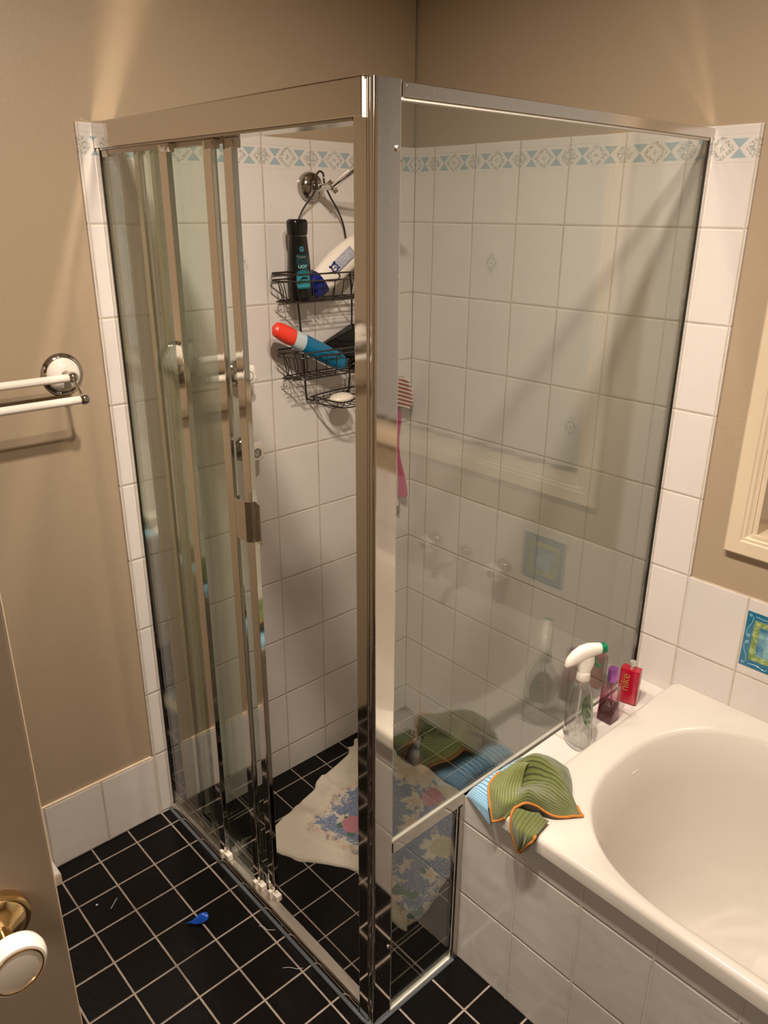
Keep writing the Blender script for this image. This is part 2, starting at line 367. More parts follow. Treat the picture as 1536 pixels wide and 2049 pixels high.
    def build(s, name, mat, parent=None, smooth=True, ang=40, recalc=True):
        bm = s.bm
        if recalc: bmesh.ops.recalc_face_normals(bm, faces=bm.faces)
        off = worldloc(parent) if parent else None
        if off is None:
            xs = [v.co for v in bm.verts]
            off = Vector(((min(v.x for v in xs) + max(v.x for v in xs)) / 2, (min(v.y for v in xs) + max(v.y for v in xs)) / 2, min(v.z for v in xs)))
        for v in bm.verts: v.co = v.co - off
        me = bpy.data.meshes.new(name); bm.to_mesh(me); bm.free()
        if smooth:
            me.shade_smooth()
            try: me.set_sharp_from_angle(angle=math.radians(ang))
            except Exception: pass
        mats = mat if isinstance(mat, (list, tuple)) else [mat]
        for q in mats: me.materials.append(q)
        o = bpy.data.objects.new(name, me); COL.objects.link(o)
        if smooth and s.flat:
            wn = o.modifiers.new('weighted_normals', 'WEIGHTED_NORMAL'); wn.keep_sharp = True; wn.weight = 100
        if parent: o.parent = parent
        else: o.location = off
        return o
def worldloc(o):
    v = Vector((0, 0, 0))
    while o is not None: v = v + Vector(o.location); o = o.parent
    return v
def catmull(P, k, closed=False):
    out = []; N = len(P); rng = N if closed else N - 1
    for i in range(rng):
        p0 = P[i - 1] if (closed or i > 0) else P[0]; p1 = P[i]; p2 = P[(i + 1) % N]
        p3 = P[(i + 2) % N] if (closed or i + 2 < N) else P[-1]
        for j in range(k):
            t = j / k
            out.append(0.5 * ((2 * p1) + (p2 - p0) * t + (2 * p0 - 5 * p1 + 4 * p2 - p3) * t * t + (3 * p1 - p0 - 3 * p2 + p3) * t ** 3))
    if not closed: out.append(P[-1].copy())
    return out
def spline_n(P, n):
    k = 16; d = catmull([Vector(p) for p in P], k); out = []
    for i in range(n):
        f = i / (n - 1) * (len(d) - 1); a = int(f); b = min(a + 1, len(d) - 1); out.append(d[a].lerp(d[b], f - a))
    return out
def thing(name, label, cat, loc, group=None):
    o = bpy.data.objects.new(name, None); COL.objects.link(o); o.location = loc; o.empty_display_size = 0.05
    return tag(o, label, cat, group)
def tag(o, label, cat, group=None):
    o['label'] = label; o['category'] = cat
    if group: o['group'] = group
    return o
def struct(o): o['kind'] = 'structure'; return o
def solidify(o, t, off=-1.0):
    md = o.modifiers.new('thickness', 'SOLIDIFY'); md.thickness = t; md.offset = off; return o
def text_mb(txt, size, matx, depth=0.0004):
    cu = bpy.data.curves.new('lettering', 'FONT'); cu.body = txt; cu.size = size; cu.extrude = depth; cu.align_x = 'CENTER'; cu.align_y = 'CENTER'
    to = bpy.data.objects.new('lettering', cu); COL.objects.link(to); dg = bpy.context.evaluated_depsgraph_get()
    me = bpy.data.meshes.new_from_object(to.evaluated_get(dg)); bpy.data.objects.remove(to); bpy.data.curves.remove(cu)
    me.transform(matx); m = MB(); m.bm.from_mesh(me); bpy.data.meshes.remove(me); return m
def frame(o, xax, yax):
    x = Vector(xax).normalized(); y = Vector(yax).normalized(); z = x.cross(y).normalized(); y = z.cross(x)
    mt = Matrix((x, y, z)).transposed().to_4x4(); mt.translation = Vector(o); return mt

# ------------------------------------------------------------------ room shell
RX, RY, RZ = 2.62, -2.45, 2.42
SHY, SHX, SD = -0.915, 0.872, -0.0907
m = MB()
# room floor slab (two pieces round the sunken shower)
m.box(-0.1, RX + 0.1, RY - 0.1, SHY, -0.2, 0.0); m.box(SHX, RX + 0.1, SHY, 0.1, -0.2, 0.0)
nf = len(m.bm.faces)
m.box(-0.1, SHX, SHY, 0.1, -0.2, SD)
for i, f in enumerate(m.bm.faces): f.material_index = 1 if i >= nf else 0
struct(m.build('floor', [m_floor, m_sfloor], smooth=False, recalc=False))
struct(MB().box(-0.11, RX + 0.1, RY - 0.1, 0.11, RZ, RZ + 0.1).build('ceiling', m_ceil, smooth=False))
struct(MB().box(-0.108, -0.008, RY, 0.0, -0.2, RZ).build('wall_left', m_paint, smooth=False))
struct(MB().box(RX, RX + 0.1, RY, 0.0, 0, RZ).build('wall_right', m_paint, smooth=False))
m = MB(); m.box(-0.1, 1.12, RY - 0.1, RY, 0, RZ); m.box(2.05, RX + 0.1, RY - 0.1, RY, 0, RZ); m.box(1.12, 2.05, RY - 0.1, RY, 2.06, RZ)   # doorway behind the viewer
struct(m.build('wall_front', m_paint, smooth=False))
WX0, WX1, WZ0, WZ1 = 1.113, 2.15, 0.950, 2.05
m = MB(); m.box(-0.1, WX0, 0.008, 0.108, -0.2, RZ); m.box(WX1, RX + 0.1, 0.008, 0.108, -0.2, RZ)
m.box(WX0, WX1, 0.008, 0.108, -0.2, WZ0); m.box(WX0, WX1, 0.008, 0.108, WZ1, RZ)
struct(m.build('wall_back', m_paint, smooth=False))
# tile cladding
struct(MB().box(-0.0079, 0.0, -0.9845, 0.0, SD, TILE_T, 0.0012, 1).build('trim_1', m_tileA, smooth=False))
m = MB(); m.box(0.0, 0.9875, 0.0, 0.0079, SD, TILE_T, 0.0012, 1); m.box(0.9876, RX, 0.0, 0.0079, 0.3, 0.8036, 0.0012, 1)
struct(m.build('trim_2', m_tileB, smooth=False))
struct(MB().box(-0.0079, 0.0, -1.295, -0.9846, 0.0, 0.2, 0.0012, 1).build('baseboard_left', m_skirt, smooth=False))
# silicone / filler bead on top of the skirting tiles
struct(MB().tube([(-0.004, -1.295, 0.2015), (-0.004, -0.99, 0.2015)], 0.004).build('trim_3', m_cream))
# tiled bath front and ledge between screen and bath
HZ = 0.470
m = MB(); m.box(0.888, RX, -0.686, -0.676, 0.0, HZ, 0.0012, 1)
struct(m.build('trim_4', m_bathtile, smooth=False))
struct(MB().box(0.888, 0.998, -0.6759, -0.0001, 0.001, HZ, 0.002, 2).build('trim_5', m_hobtile, smooth=False))
# window: architrave, jambs, sill, glass
win = MB()
def arch(mb, side):
    pass
FW = 0.054
prof = [(0.0, 0.0), (0.0, 0.016), (0.004, 0.020), (0.034, 0.020), (0.037, 0.017), (0.043, 0.017), (0.047, 0.013), (FW, 0.011), (FW, 0.0)]
def arch_piece(mb, p0, p1, inward, mitre0, mitre1):
    p0, p1, inward = Vector(p0), Vector(p1), Vector(inward); d = (p1 - p0).normalized()
    r0 = [p0 + inward * a + Vector((0, -h, 0)) + d * (a if mitre0 else 0) for a, h in prof]
    r1 = [p1 + inward * a + Vector((0, -h, 0)) - d * (a if mitre1 else 0) for a, h in prof]
    mb.loft([r0, r1])
AX0, AX1, AZ0, AZ1 = WX0 - FW - 0.0005, WX1 + FW, WZ0 - FW + 0.006, WZ1 + FW
yb = 0.0078
arch_piece(win, (AX0, yb, AZ0), (AX0, yb, AZ1), (1, 0, 0), True, True)
wf = win.build('window_1', m_cream, smooth=True, ang=25); struct(wf)
m = MB(); arch_piece(m, (AX0, yb, AZ0), (AX1, yb, AZ0), (0, 0, 1), True, True)
arch_piece(m, (AX1, yb, AZ0), (AX1, yb, AZ1), (-1, 0, 0), True, True); arch_piece(m, (AX0, yb, AZ1), (AX1, yb, AZ1), (0, 0, -1), True, True)
m.build('window_frame', m_cream, wf, ang=25)
m = MB(); m.box(WX0 - 0.0001, WX0 + 0.012, -0.004, 0.104, WZ0, WZ1, 0.002); m.box(WX1 - 0.012, WX1, -0.004, 0.104, WZ0, WZ1, 0.002); m.box(WX0, WX1, -0.004, 0.104, WZ1 - 0.012, WZ1, 0.002)
m.build('window_jamb', m_cream, wf)
MB().box(WX0, WX1, -0.006, 0.104, WZ0 - 0.004, WZ0 + 0.008, 0.002).build('window_sill', m_cream, wf)
MB().box(WX0, WX1, 0.096, 0.102, WZ0, WZ1).build('window_pane', m_nightglass, wf, smooth=False)

# ------------------------------------------------------------------ ceiling lamp (its two bulbs light the room)
t = thing('ceiling_light', 'white twin bulb ceiling fitting above the shower corner', 'ceiling light', (1.195, -1.08, RZ))
MB().box(1.03, 1.36, -1.2, -0.96, RZ - 0.022, RZ - 0.0005, 0.008, 3).build('base_plate', m_plast, t)
for bx, by, share in ((1.09, -1.15, 1.22), (1.30, -1.07, 0.78)):
    b = MB().lathe([(0.032, 0), (0.034, 0.012), (0.026, 0.016)], (bx, by, RZ - 0.022), (0, 0, -1)).build('bulb_holder', m_chrome, t)
    lo = lamp('bulb', (bx, by, RZ - 0.045), LAMP_W * share, 0.036); lo.location = Vector(lo.location) - Vector(t.location); lo.parent = t

# ------------------------------------------------------------------ bath
bath = thing('bathtub', 'white oval inset bathtub with wide flat rim', 'bathtub', (1.75, -0.34, 0.1))
BX0, BX1, BY0, BY1, BZ = 0.9885, 2.60, -0.699, -0.0005, 0.505
def stadium(a, cx0, cx1, cy, hw, n):
    """oval outline: elliptic ends of length a, straight sides"""
    out = []
    for k in range(n):
        th = 2 * PI * k / n; c, s_ = math.cos(th), math.sin(th)
        cc = math.copysign(abs(c) ** 0.85, c); sn = math.copysign(abs(s_) ** 0.85, s_)
        out.append(((cx1 if c > 0 else cx0) + a * cc, cy + hw * sn))
    return out
NB = 160
def ringp(a, x0, x1, hw, z, cy=-0.363): return [(x, y, z) for x, y in stadium(a, x0, x1, cy, hw, NB)]
def rectring(x0, x1, y0, y1, z, rad=0.012):
    # rounded rectangle sampled by angle so that it matches the oval's vertices
    cx, cy = (1.36 + 2.26) / 2, -0.363; out = []
    base = stadium(0.29, 1.361, 2.26, -0.363, 0.305, NB)
    for x, y in base:
        d = Vector((x - cx, (y - cy) * 1.0)); tt = 1e9
        # project outward to the rectangle along a direction that spreads corners
        dx, dy = d.x / (2.26 - 1.36 + 0.58) * 2, d.y / 0.61 * 2
        if dx > 0: tt = min(tt, (x1 - cx) / (dx * (x1 - cx))) if False else tt
        k = max(abs(dx), abs(dy)); ux, uy = dx / k, dy / k
        px = cx + (x1 - cx) * ux if ux > 0 else cx - (cx - x0) * (-ux)
        py = cy + (y1 - cy) * uy if uy > 0 else cy - (cy - y0) * (-uy)
        out.append((px, py, z))
    return out
rings = [rectring(BX0 + 0.004, BX1, BY0 + 0.004, BY1, BZ - 0.038), rectring(BX0, BX1, BY0, BY1, BZ - 0.035), rectring(BX0, BX1, BY0, BY1, BZ - 0.012),
         rectring(BX0 + 0.0015, BX1, BY0 + 0.002, BY1, BZ - 0.005), rectring(BX0 + 0.005, BX1, BY0 + 0.007, BY1, BZ - 0.001), rectring(BX0 + 0.012, BX1, BY0 + 0.015, BY1, BZ),
         ringp(0.302, 1.361, 2.26, 0.315, BZ - 0.001), ringp(0.296, 1.361, 2.26, 0.309, BZ - 0.004), ringp(0.291, 1.361, 2.26, 0.305, BZ - 0.010), ringp(0.285, 1.361, 2.26, 0.300, BZ - 0.022),
         ringp(0.276, 1.361, 2.26, 0.291, BZ - 0.036), ringp(0.262, 1.37, 2.26, 0.28, BZ - 0.10), ringp(0.245, 1.385, 2.26, 0.265, BZ - 0.20), ringp(0.225, 1.41, 2.25, 0.248, BZ - 0.29),
         ringp(0.20, 1.43, 2.24, 0.228, BZ - 0.335), ringp(0.165, 1.44, 2.22, 0.200, BZ - 0.358), ringp(0.12, 1.44, 2.20, 0.165, BZ - 0.366), ringp(0.05, 1.44, 2.18, 0.06, BZ - 0.368)]
m = MB(); m.loft(rings, cap=False); m.bm.verts.ensure_lookup_table()
last = m.bm.verts[-NB:]; m.bm.faces.new(list(last))
m.build('tub_shell', m_bath, bath, ang=50)
# small rectangular overflow plate on the tapered end wall
Rm = Matrix.Rotation(math.radians(-12), 3, 'Y')
MB().box(1.083, 1.089, -0.352, -0.316, 0.452, 0.466, 0.003, 3, rot=Rm, at=(1.086, -0.334, 0.459)).build('overflow_plate', m_plast, bath)
MB().lathe([(0.030, 0), (0.030, 0.003), (0.022, 0.004), (0.020, 0.001), (0.0, 0.001)], (1.52, -0.363, BZ - 0.366), (0, 0, 1), cap=False).build('drain_ring', m_chrome, bath)

# decorative tile
dt = thing('decorative_tile', 'square hand painted blue tile with green frame on the wall beside the window', 'decorative tile', (1.2085, -0.0006, 0.63))
MB().box(1.138, 1.279, -0.0016, 0.0, 0.630, 0.771).build('painted_face', m_decor, dt, smooth=False)
m = MB()
def curl(pts): m.tube([(a, -0.0017, b) for a, b in pts], 0.0007, 6, smooth=6)
def spiral(cx, cz, r0, turns, ph, flip=1):
    pts = []
    for i in range(14):
        f = i / 13; a = ph + flip * f * turns * 2 * PI; rr = r0 * (1 - 0.85 * f); pts.append((cx + rr * math.cos(a), cz + rr * math.sin(a)))
    return pts
for sx in (1, -1):
    for sz in (1, -1):
        X = lambda u: 1.2085 + sx * u; Z = lambda v: 0.7005 + sz * v
        curl([(X(-0.056), Z(0.060)), (X(-0.057), Z(0.045)), (X(-0.064), Z(0.028)), (X(-0.066), Z(0.014)), (X(-0.061), Z(0.006))])
        curl([(X(-0.050), Z(0.062)), (X(-0.03), Z(0.060)), (X(-0.012), Z(0.065)), (X(-0.004), Z(0.061))])
        curl([(a, b) for a, b in spiral(X(-0.060), Z(0.009), 0.005, 1.4, 0.5)]); curl(spiral(X(-0.062), Z(0.062), 0.004, 1.3, 2))
curl([(1.236, 0.745), (1.222, 0.738), (1.220, 0.724), (1.203, 0.720), (1.197, 0.711), (1.203, 0.700), (1.200, 0.692)]); curl(spiral(1.205, 0.688, 0.006, 1.5, 2.6))
curl(spiral(1.228, 0.672, 0.011, 1.6, 1.0))
m.build('painted_curls', m_curl, dt)

# ------------------------------------------------------------------ shower screen
scr = thing('shower_screen', 'chrome framed corner shower screen with clear glass panels', 'shower screen', (0.88, -0.945, 0.0))
ST = 1.8005
# corner post: rounded outer corner
def rc(cx, cy, r, a0, a1, n=6): return [(cx + r * math.cos(a0 + (a1 - a0) * i / n), cy + r * math.sin(a0 + (a1 - a0) * i / n)) for i in range(n + 1)]
post = [(0.872, -0.9465)] + rc(0.8815, -0.9415, 0.0055, -PI / 2 - 0.3, 0, 6) + rc(0.884, -0.899, 0.003, 0, PI / 2, 3) + [(0.866, -0.896), (0.866, -0.94), (0.872, -0.94)]
MB().prism(post, 0.0, ST).build('corner_post', m_chrome, scr, ang=30)
MB().box(0.8735, 0.8765, -0.9482, -0.9455, 0.0, ST, 0.001, 2).build('post_bead', m_chrome, scr)
MB().box(0.842, 0.8715, -0.947, -0.918, 0.0, ST - 0.002, 0.0018, 2).build('post_channel', m_chrome, scr)
for z in (1.715, 0.205): MB().lathe([(0.0042, 0), (0.0042, 0.0015), (0.003, 0.0028), (0.0012, 0.0022)], (0.887, -0.905, z), (1, 0, 0), 14).build('screw', m_alu, scr)
MB().box(0.0005, 0.866, -0.951, -0.898, 1.7535, ST + 0.002, 0.0022, 2).build('header_rail', m_chrome, scr)
MB().box(0.001, 0.8655, -0.9485, -0.9005, ST + 0.0021, ST + 0.0031, 0.0004, 1).build('header_top_face', M('brushed_header_top', (0.80, 0.76, 0.70), 0.2, 1.0, nscale=30, nvar=0.1), scr)
MB().box(0.8664, 0.8672, -0.9512, -0.9470, 1.752, ST, 0.0002, 1).build('header_end_cap', m_seal, scr)
MB().box(0.02, 0.842, -0.947, -0.903, 1.7495, 1.7532, 0).build('header_track', m_dkchrome, scr, smooth=False)
MB().box(0.0005, 0.017, -0.9485, -0.905, 0.012, 1.7535, 0.0015, 2).build('wall_channel', m_chrome, scr)
MB().box(0.0172, 0.0186, -0.9460, -0.9425, 0.03, 1.752, 0).build('black_seal', m_blackrub, scr, smooth=False)
# sill: sloping outer face, flat satin top
sill = [(-0.9505, 0.0), (-0.9495, 0.024), (-0.946, 0.030), (-0.921, 0.030), (-0.9185, 0.027), (-0.9165, 0.0)]
m = MB(); m.loft([[(0.001, y, z) for y, z in sill], [(0.8415, y, z) for y, z in sill]]); m.build('sill_rail', m_chrome, scr, ang=30)
MB().box(0.02, 0.8415, -0.9445, -0.9225, 0.0302, 0.0312).build('sill_top', m_alu, scr, smooth=False)
m = MB(); m.tube([(0.0, -0.952, 0.002), (0.86, -0.952, 0.002), (0.886, -0.948, 0.002), (0.8895, -0.93, 0.002), (0.890, -0.70, 0.002)], 0.0042, 8); m.build('silicone_bead', m_silic, scr)
# fixed side panel over the ledge
PX0, PX1 = 0.8795, 0.8845
MB().box(0.8735, 0.889, -0.8955, -0.0008, 1.7795, ST - 0.002, 0.0015, 2).build('top_rail', m_satin, scr)
MB().box(0.8775, 0.887, -0.895, -0.012, 1.7745, 1.7795, 0.001, 1).build('glazing_seal', m_seal, scr)
def pane(name, x0, x1, y0, y1, z0, z1, parent, mat=None):
    o = MB().box(x0, x1, y0, y1, z0, z1).build(name, mat or m_glass, parent, smooth=False); return o
pane('fixed_glass_pane', PX0, PX1, -0.896, -0.012, 0.4775, 1.779, scr)
MB().box(PX0 - 0.0005, PX1 + 0.0005, -0.896, -0.012, 0.4735, 0.4785, 0.0005, 1).build('glass_edge_seal', m_seal, scr)
MB().box(0.8735, 0.8875, -0.014, -0.0008, 0.474, ST - 0.002, 0.0012, 2).build('wall_channel', m_chrome, scr)
MB().box(0.8838, 0.8880, -0.0165, -0.0145, 0.478, 1.779, 0).build('black_seal', m_blackrub, scr, smooth=False)
MB().box(0.8735, 0.8875, -0.8955, -0.6885, 0.4475, 0.4735, 0.0015, 2).build('middle_rail', m_chrome, scr)
MB().box(0.875, 0.8873, -0.7085, -0.6885, 0.0, 0.4475, 0.0012, 2).build('side_channel', m_chrome, scr)
MB().box(0.889, 0.8905, -0.7025, -0.688, 0.004, 0.4475, 0.0005, 1).build('side_seal', m_alu, scr)
pane('lower_glass_pane', PX0, PX1, -0.896, -0.708, 0.010, 0.448, scr)
MB().box(0.8765, 0.8875, -0.896, -0.7086, 0.001, 0.0105, 0.001, 1).build('glazing_seal', m_seal, scr)
MB().box(0.8780, 0.8862, -0.897, -0.8945, 0.012, 0.447, 0.0005, 1).build('glass_edge_seal', m_alu, scr)

def stile(x0, x1, y, z0, z1, parent, mat=m_chrome):
    m = MB(); m.box(x0, x1, y - 0.0045, y + 0.0045, z0, z1, 0.001, 2); m.box(x1 - 0.006, x1 + 0.0025, y - 0.0062, y + 0.0062, z0, z1, 0.0012, 2)
    return m.build('stile', mat, parent)
def guide(x, y, parent):
    m = MB(); m.box(x - 0.014, x + 0.016, y - 0.009, y + 0.007, 0.0315, 0.049, 0.0015, 2); m.box(x - 0.014, x - 0.002, y - 0.016, y - 0.007, 0.0315, 0.055, 0.0015, 2)
    o = m.build('guide_block', m_plast, parent)
    return o
def door(xl, xr, wst, y, zt, with_left, screw=True):
    g = pane('sliding_door', xl, xr, y - 0.002, y + 0.002, 0.040, 1.742, scr, m_doorglass)
    stile(xr - wst, xr + 0.001, y, 0.036, 1.748, g)
    if with_left: stile(xl, xl + 0.020, y, 0.036, 1.745, g)
    m = MB(); m.box(xl + 0.006, xl + 0.032, y - 0.006, y + 0.006, 1.736, 1.7492, 0.001, 1); m.box(xr - 0.018, xr + 0.014, y - 0.0065, y + 0.0065, 1.7335, 1.7492, 0.001, 1)
    m.box(xl, xr, y - 0.004, y + 0.004, 1.7415, 1.7492)
    r = m.build('roller_carrier', m_plast, g)
    MB().lathe([(0.0035, 0), (0.0035, 0.001), (0.002, 0.0014)], (xr + 0.007, y - 0.0065, 1.742), (0, -1, 0), 12).build('carrier_screw', m_dkchrome, g)
    guide(xr - 0.002, y, g)
    return g
d1 = door(0.0185, 0.300, 0.029, -0.940, 1.75, False)
d2 = door(0.146, 0.443, 0.027, -0.930, 1.75, True)
d3 = door(0.194, 0.494, 0.027, -0.920, 1.75, True)
d1['label'] = 'outermost clear sliding panel, nearest the tiled edge'; d2['label'] = 'middle clear sliding panel'; d3['label'] = 'innermost sliding panel carrying the pull handle'
# pull handle on the leading panel, bent from sheet
hp = [(0.470, -0.940), (0.476, -0.9535), (0.487, -0.9545), (0.514, -0.9545), (0.524, -0.946), (0.526, -0.9385), (0.546, -0.9420), (0.5465, -0.9405), (0.525, -0.9365), (0.5225, -0.9455), (0.5135, -0.953), (0.487, -0.953), (0.4775, -0.952), (0.472, -0.939)]
hp = [(x - 0.006, y + 0.004) for x, y in hp]
MB().prism(hp, 1.012, 1.098).build('pull_handle', m_satin, d3, ang=20)

# ------------------------------------------------------------------ towel rail
tr = thing('towel_rail', 'double towel rail with white bars on the beige wall', 'towel rail', (0.0, -1.3, 1.27))
def rosette(y, z):
    MB().lathe([(0.046, 0), (0.047, 0.003), (0.043, 0.008), (0.038, 0.010), (0.035, 0.009)], (-0.0078, y, z), (1, 0, 0), 48, cap=False).build('rosette_ring', m_chrome, tr)
    MB().lathe([(0.0375, 0.008), (0.034, 0.014), (0.024, 0.021), (0.012, 0.025), (0.0, 0.025)], (-0.0078, y, z), (1, 0, 0), 48, cap=False).build('rosette', m_ceramic, tr)
    m = MB(); m.lathe([(0.012, 0.0), (0.011, 0.006), (0.008, 0.010), (0.007, 0.03)], (0.014, y, z), (1, 0, 0), 24); m.sphere((0.050, y, z + 0.001), 0.0125)
    m.tube([(0.050, y, z), (0.100, y + 0.0005, z - 0.0385)], 0.0035, 12); m.sphere((0.100, y, z - 0.0385), 0.0125)
    m.build('bracket', m_chrome, tr)
rosette(-1.081, 1.291); rosette(-1.681, 1.291)
MB().tube([(0.050, -1.088, 1.292), (0.050, -1.675, 1.292)], 0.0088, 20).build('towel_bar', m_ceramic, tr)
MB().tube([(0.100, -1.088, 1.2525), (0.100, -1.675, 1.2525)], 0.0088, 20).build('towel_bar', m_ceramic, tr)

# ------------------------------------------------------------------ shower tap handles, rose and arm
def star(th, h): return 1.0 + 0.16 * math.cos(5 * th)
def tap(name, label, at, ax, flange, face, hexa=False, body=m_ceramic):
    t = thing(name, label, 'tap', at, 'taps on the shower wall' if name == 'shower_tap' else 'taps over the bath'); a = Vector(ax); o = Vector(at)
    MB().lathe([(0.034, 0), (0.034, 0.004), (0.030, 0.010), (0.020, 0.015), (0.013, 0.018)], o, a, 40).build('flange', flange, t)
    MB().lathe([(0.012, 0.012), (0.012, 0.034)], o, a, 20).build('spindle', m_chrome, t)
    fn = (lambda th, h: 1.0 + (0.13 * math.cos(4 * th) if hexa else 0.16 * math.cos(5 * th)))
    MB().lathe([(0.010, 0.030), (0.022, 0.034), (0.0275, 0.041), (0.0275, 0.056), (0.023, 0.062), (0.013, 0.064)], o, a, 60, lobes=fn).build('handle', body, t)
    MB().lathe([(0.0125, 0.0645), (0.0125, 0.0655), (0.0112, 0.0658), (0.0112, 0.0645)], o, a, 30, cap=False).build('indicator_ring', m_dkchrome, t)
    MB().lathe([(0.0108, 0.0640), (0.0105, 0.0664), (0.006, 0.0668), (0.0, 0.0668)], o, a, 30, cap=False).build('button', face, t)
    return t
tap('shower_tap', 'upper white star shaped shower tap with chrome flange on the shower wall', (0.0, -0.640, 1.240), (1, 0, 0), m_chrome, m_ceramic)
tap('shower_tap', 'lower white shower tap with grey button behind the sliding panels', (0.0, -0.628, 1.034), (1, 0, 0), m_dkchrome, m_dkchrome, True)
tap('bath_tap', 'bath tap on the wall left of the bath spout', (1.349, 0.0, 0.625), (0, -1, 0), m_chrome, m_dkchrome)
tap('bath_tap', 'bath tap on the wall right of the bath spout', (1.633, 0.0, 0.625), (0, -1, 0), m_chrome, m_dkchrome)
t = thing('bath_spout', 'chrome bath spout between the two bath taps', 'spout', (1.501, 0, 0.623))
MB().lathe([(0.030, 0), (0.030, 0.004), (0.024, 0.012), (0.014, 0.016)], (1.501, 0, 0.623), (0, -1, 0)).build('flange', m_chrome, t)
MB().tube([(1.501, -0.008, 0.623), (1.501, -0.06, 0.622), (1.501, -0.12, 0.614), (1.501, -0.138, 0.602), (1.501, -0.142, 0.582)], 0.0105, 18, smooth=5).build('spout_tube', m_chrome, t)

sh = thing('shower_fixture', 'chrome shower pipe with round wall plate on the tiled shower wall', 'shower', (0.0, -0.386, 1.692))
MB().lathe([(0.036, 0), (0.0365, 0.006), (0.034, 0.016), (0.027, 0.024), (0.015, 0.027), (0.012, 0.028)], (0, -0.386, 1.692), (1, 0, 0.02), 48).build('wall_plate', m_dkchrome, sh)
m = MB(); m.sphere((0.035, -0.381, 1.692), 0.0125); m.tube([(0.035, -0.381, 1.692), (0.075, -0.371, 1.691)], 0.0085, 18); m.sphere((0.078, -0.369, 1.690), 0.010); m.lathe([(0.007, -0.018), (0.007, 0.016)], (0.078, -0.369, 1.690), (0.3, 0.5, -0.8), 14)
m.build('swivel_joint', m_chrome, sh)
MB().tube([(0.078, -0.369, 1.692), (0.235, -0.347, 1.776)], 0.0082, 18).build('arm_tube', m_chrome, sh)
m = MB(); m.sphere((0.235, -0.347, 1.776), 0.013); m.lathe([(0.009, 0), (0.011, 0.016), (0.024, 0.036), (0.034, 0.048), (0.035, 0.054), (0.032, 0.056)], (0.235, -0.345, 1.772), (0.5, 0.1, -0.85), 40)
m.build('shower_rose', m_chrome, sh)

# ------------------------------------------------------------------ wire caddy
cad = thing('shower_caddy', 'dark bronze wire shower caddy hanging from the shower arm', 'shower caddy', (0.03, -0.345, 1.12))
WR = 0.0026
m = MB()
m.tube([(0.012, -0.392, 1.132), (0.010, -0.414, 1.137), (0.010, -0.421, 1.155), (0.010, -0.430, 1.30), (0.010, -0.444, 1.45), (0.012, -0.452, 1.56), (0.020, -0.428, 1.628), (0.040, -0.400, 1.676), (0.046, -0.396, 1.700), (0.046, -0.3965, 1.716), (0.045, -0.385, 1.727), (0.044, -0.372, 1.722), (0.042, -0.367, 1.70), (0.034, -0.342, 1.668), (0.020, -0.303, 1.630), (0.012, -0.277, 1.585), (0.010, -0.262, 1.50), (0.010, -0.252, 1.42), (0.010, -0.254, 1.30), (0.010, -0.265, 1.155), (0.010, -0.272, 1.137), (0.012, -0.292, 1.132)], WR, 8, smooth=8)
m.build('hanger_frame', m_wire, cad)
def rr(x0, x1, y0, y1, z, r=0.035):
    pts = []
    for cx, cy, a in ((x1 - r, y0 + r, -PI / 2), (x1 - r, y1 - r, 0)):
        for i in range(6): pts.append((cx + r * math.cos(a + PI / 2 * i / 5), cy + r * math.sin(a + PI / 2 * i / 5), z))
    return [(x0, y0, z)] + pts + [(x0, y1, z)]
def basket(name, y0, y1, zt, zm, zb, x1, inset):
    m = MB(); m.tube(rr(0.012, x1, y0, y1, zt), 0.0022, 8, smooth=2, closed=True)
    yc = (y0 + y1) / 2
    # second rim with two hairpin curls in the middle of the front
    a = rr(0.012, x1, y0, y1, zm)
    m.tube(a, 0.0019, 8, smooth=2, closed=True)
    for sg in (-1, 1):
        yy = yc + sg * 0.035
        m.tube([(x1, yy + sg * 0.03, zt), (x1 + 0.002, yy, zt + 0.001), (x1 + 0.002, yy - sg * 0.012, (zt + zm) / 2), (x1 + 0.002, yy, zm - 0.001), (x1, yy + sg * 0.03, zm)], 0.0022, 8, smooth=5)
    o = m.build(name, m_wire, cad)
    m = MB(); bot = rr(0.014, x1 - inset, y0 + inset, y1 - inset, zb, 0.028)
    m.tube(bot, 0.0019, 8, smooth=2, closed=True)
    n = 9
    for i in range(n):
        f = (i + 0.5) / n; yt = y0 + (y1 - y0) * f; ybm = y0 + inset + (y1 - y0 - 2 * inset) * f
        if abs(f - 0.5) < 0.06: continue
        m.tube([(x1 - (0.02 if i in (0, n - 1) else 0.0), yt, zm), (x1 - inset * 0.7 - (0.015 if i in (0, n - 1) else 0), ybm, zb + 0.008), (x1 - inset - 0.008, ybm, zb), (0.014, ybm, zb), (0.013, ybm, zb + 0.02), (0.012, yt, zm)], 0.0014, 6, smooth=3)
    for xx in (0.035, 0.058, 0.08):
        m.tube([(xx, y0, zm), (xx, y0 + inset * 0.7, zb + 0.008), (xx, y0 + inset, zb), (xx, y1 - inset, zb), (xx, y1 - inset * 0.7, zb + 0.008), (xx, y1, zm)], 0.0014, 6, smooth=3)
    m.build('basket_grid', m_wire, o); return o
basket('wire_basket', -0.520, -0.185, 1.4835, 1.4665, 1.4135, 0.108, 0.016)
basket('wire_basket', -0.512, -0.192, 1.2865, 1.2735, 1.2135, 0.108, 0.016)
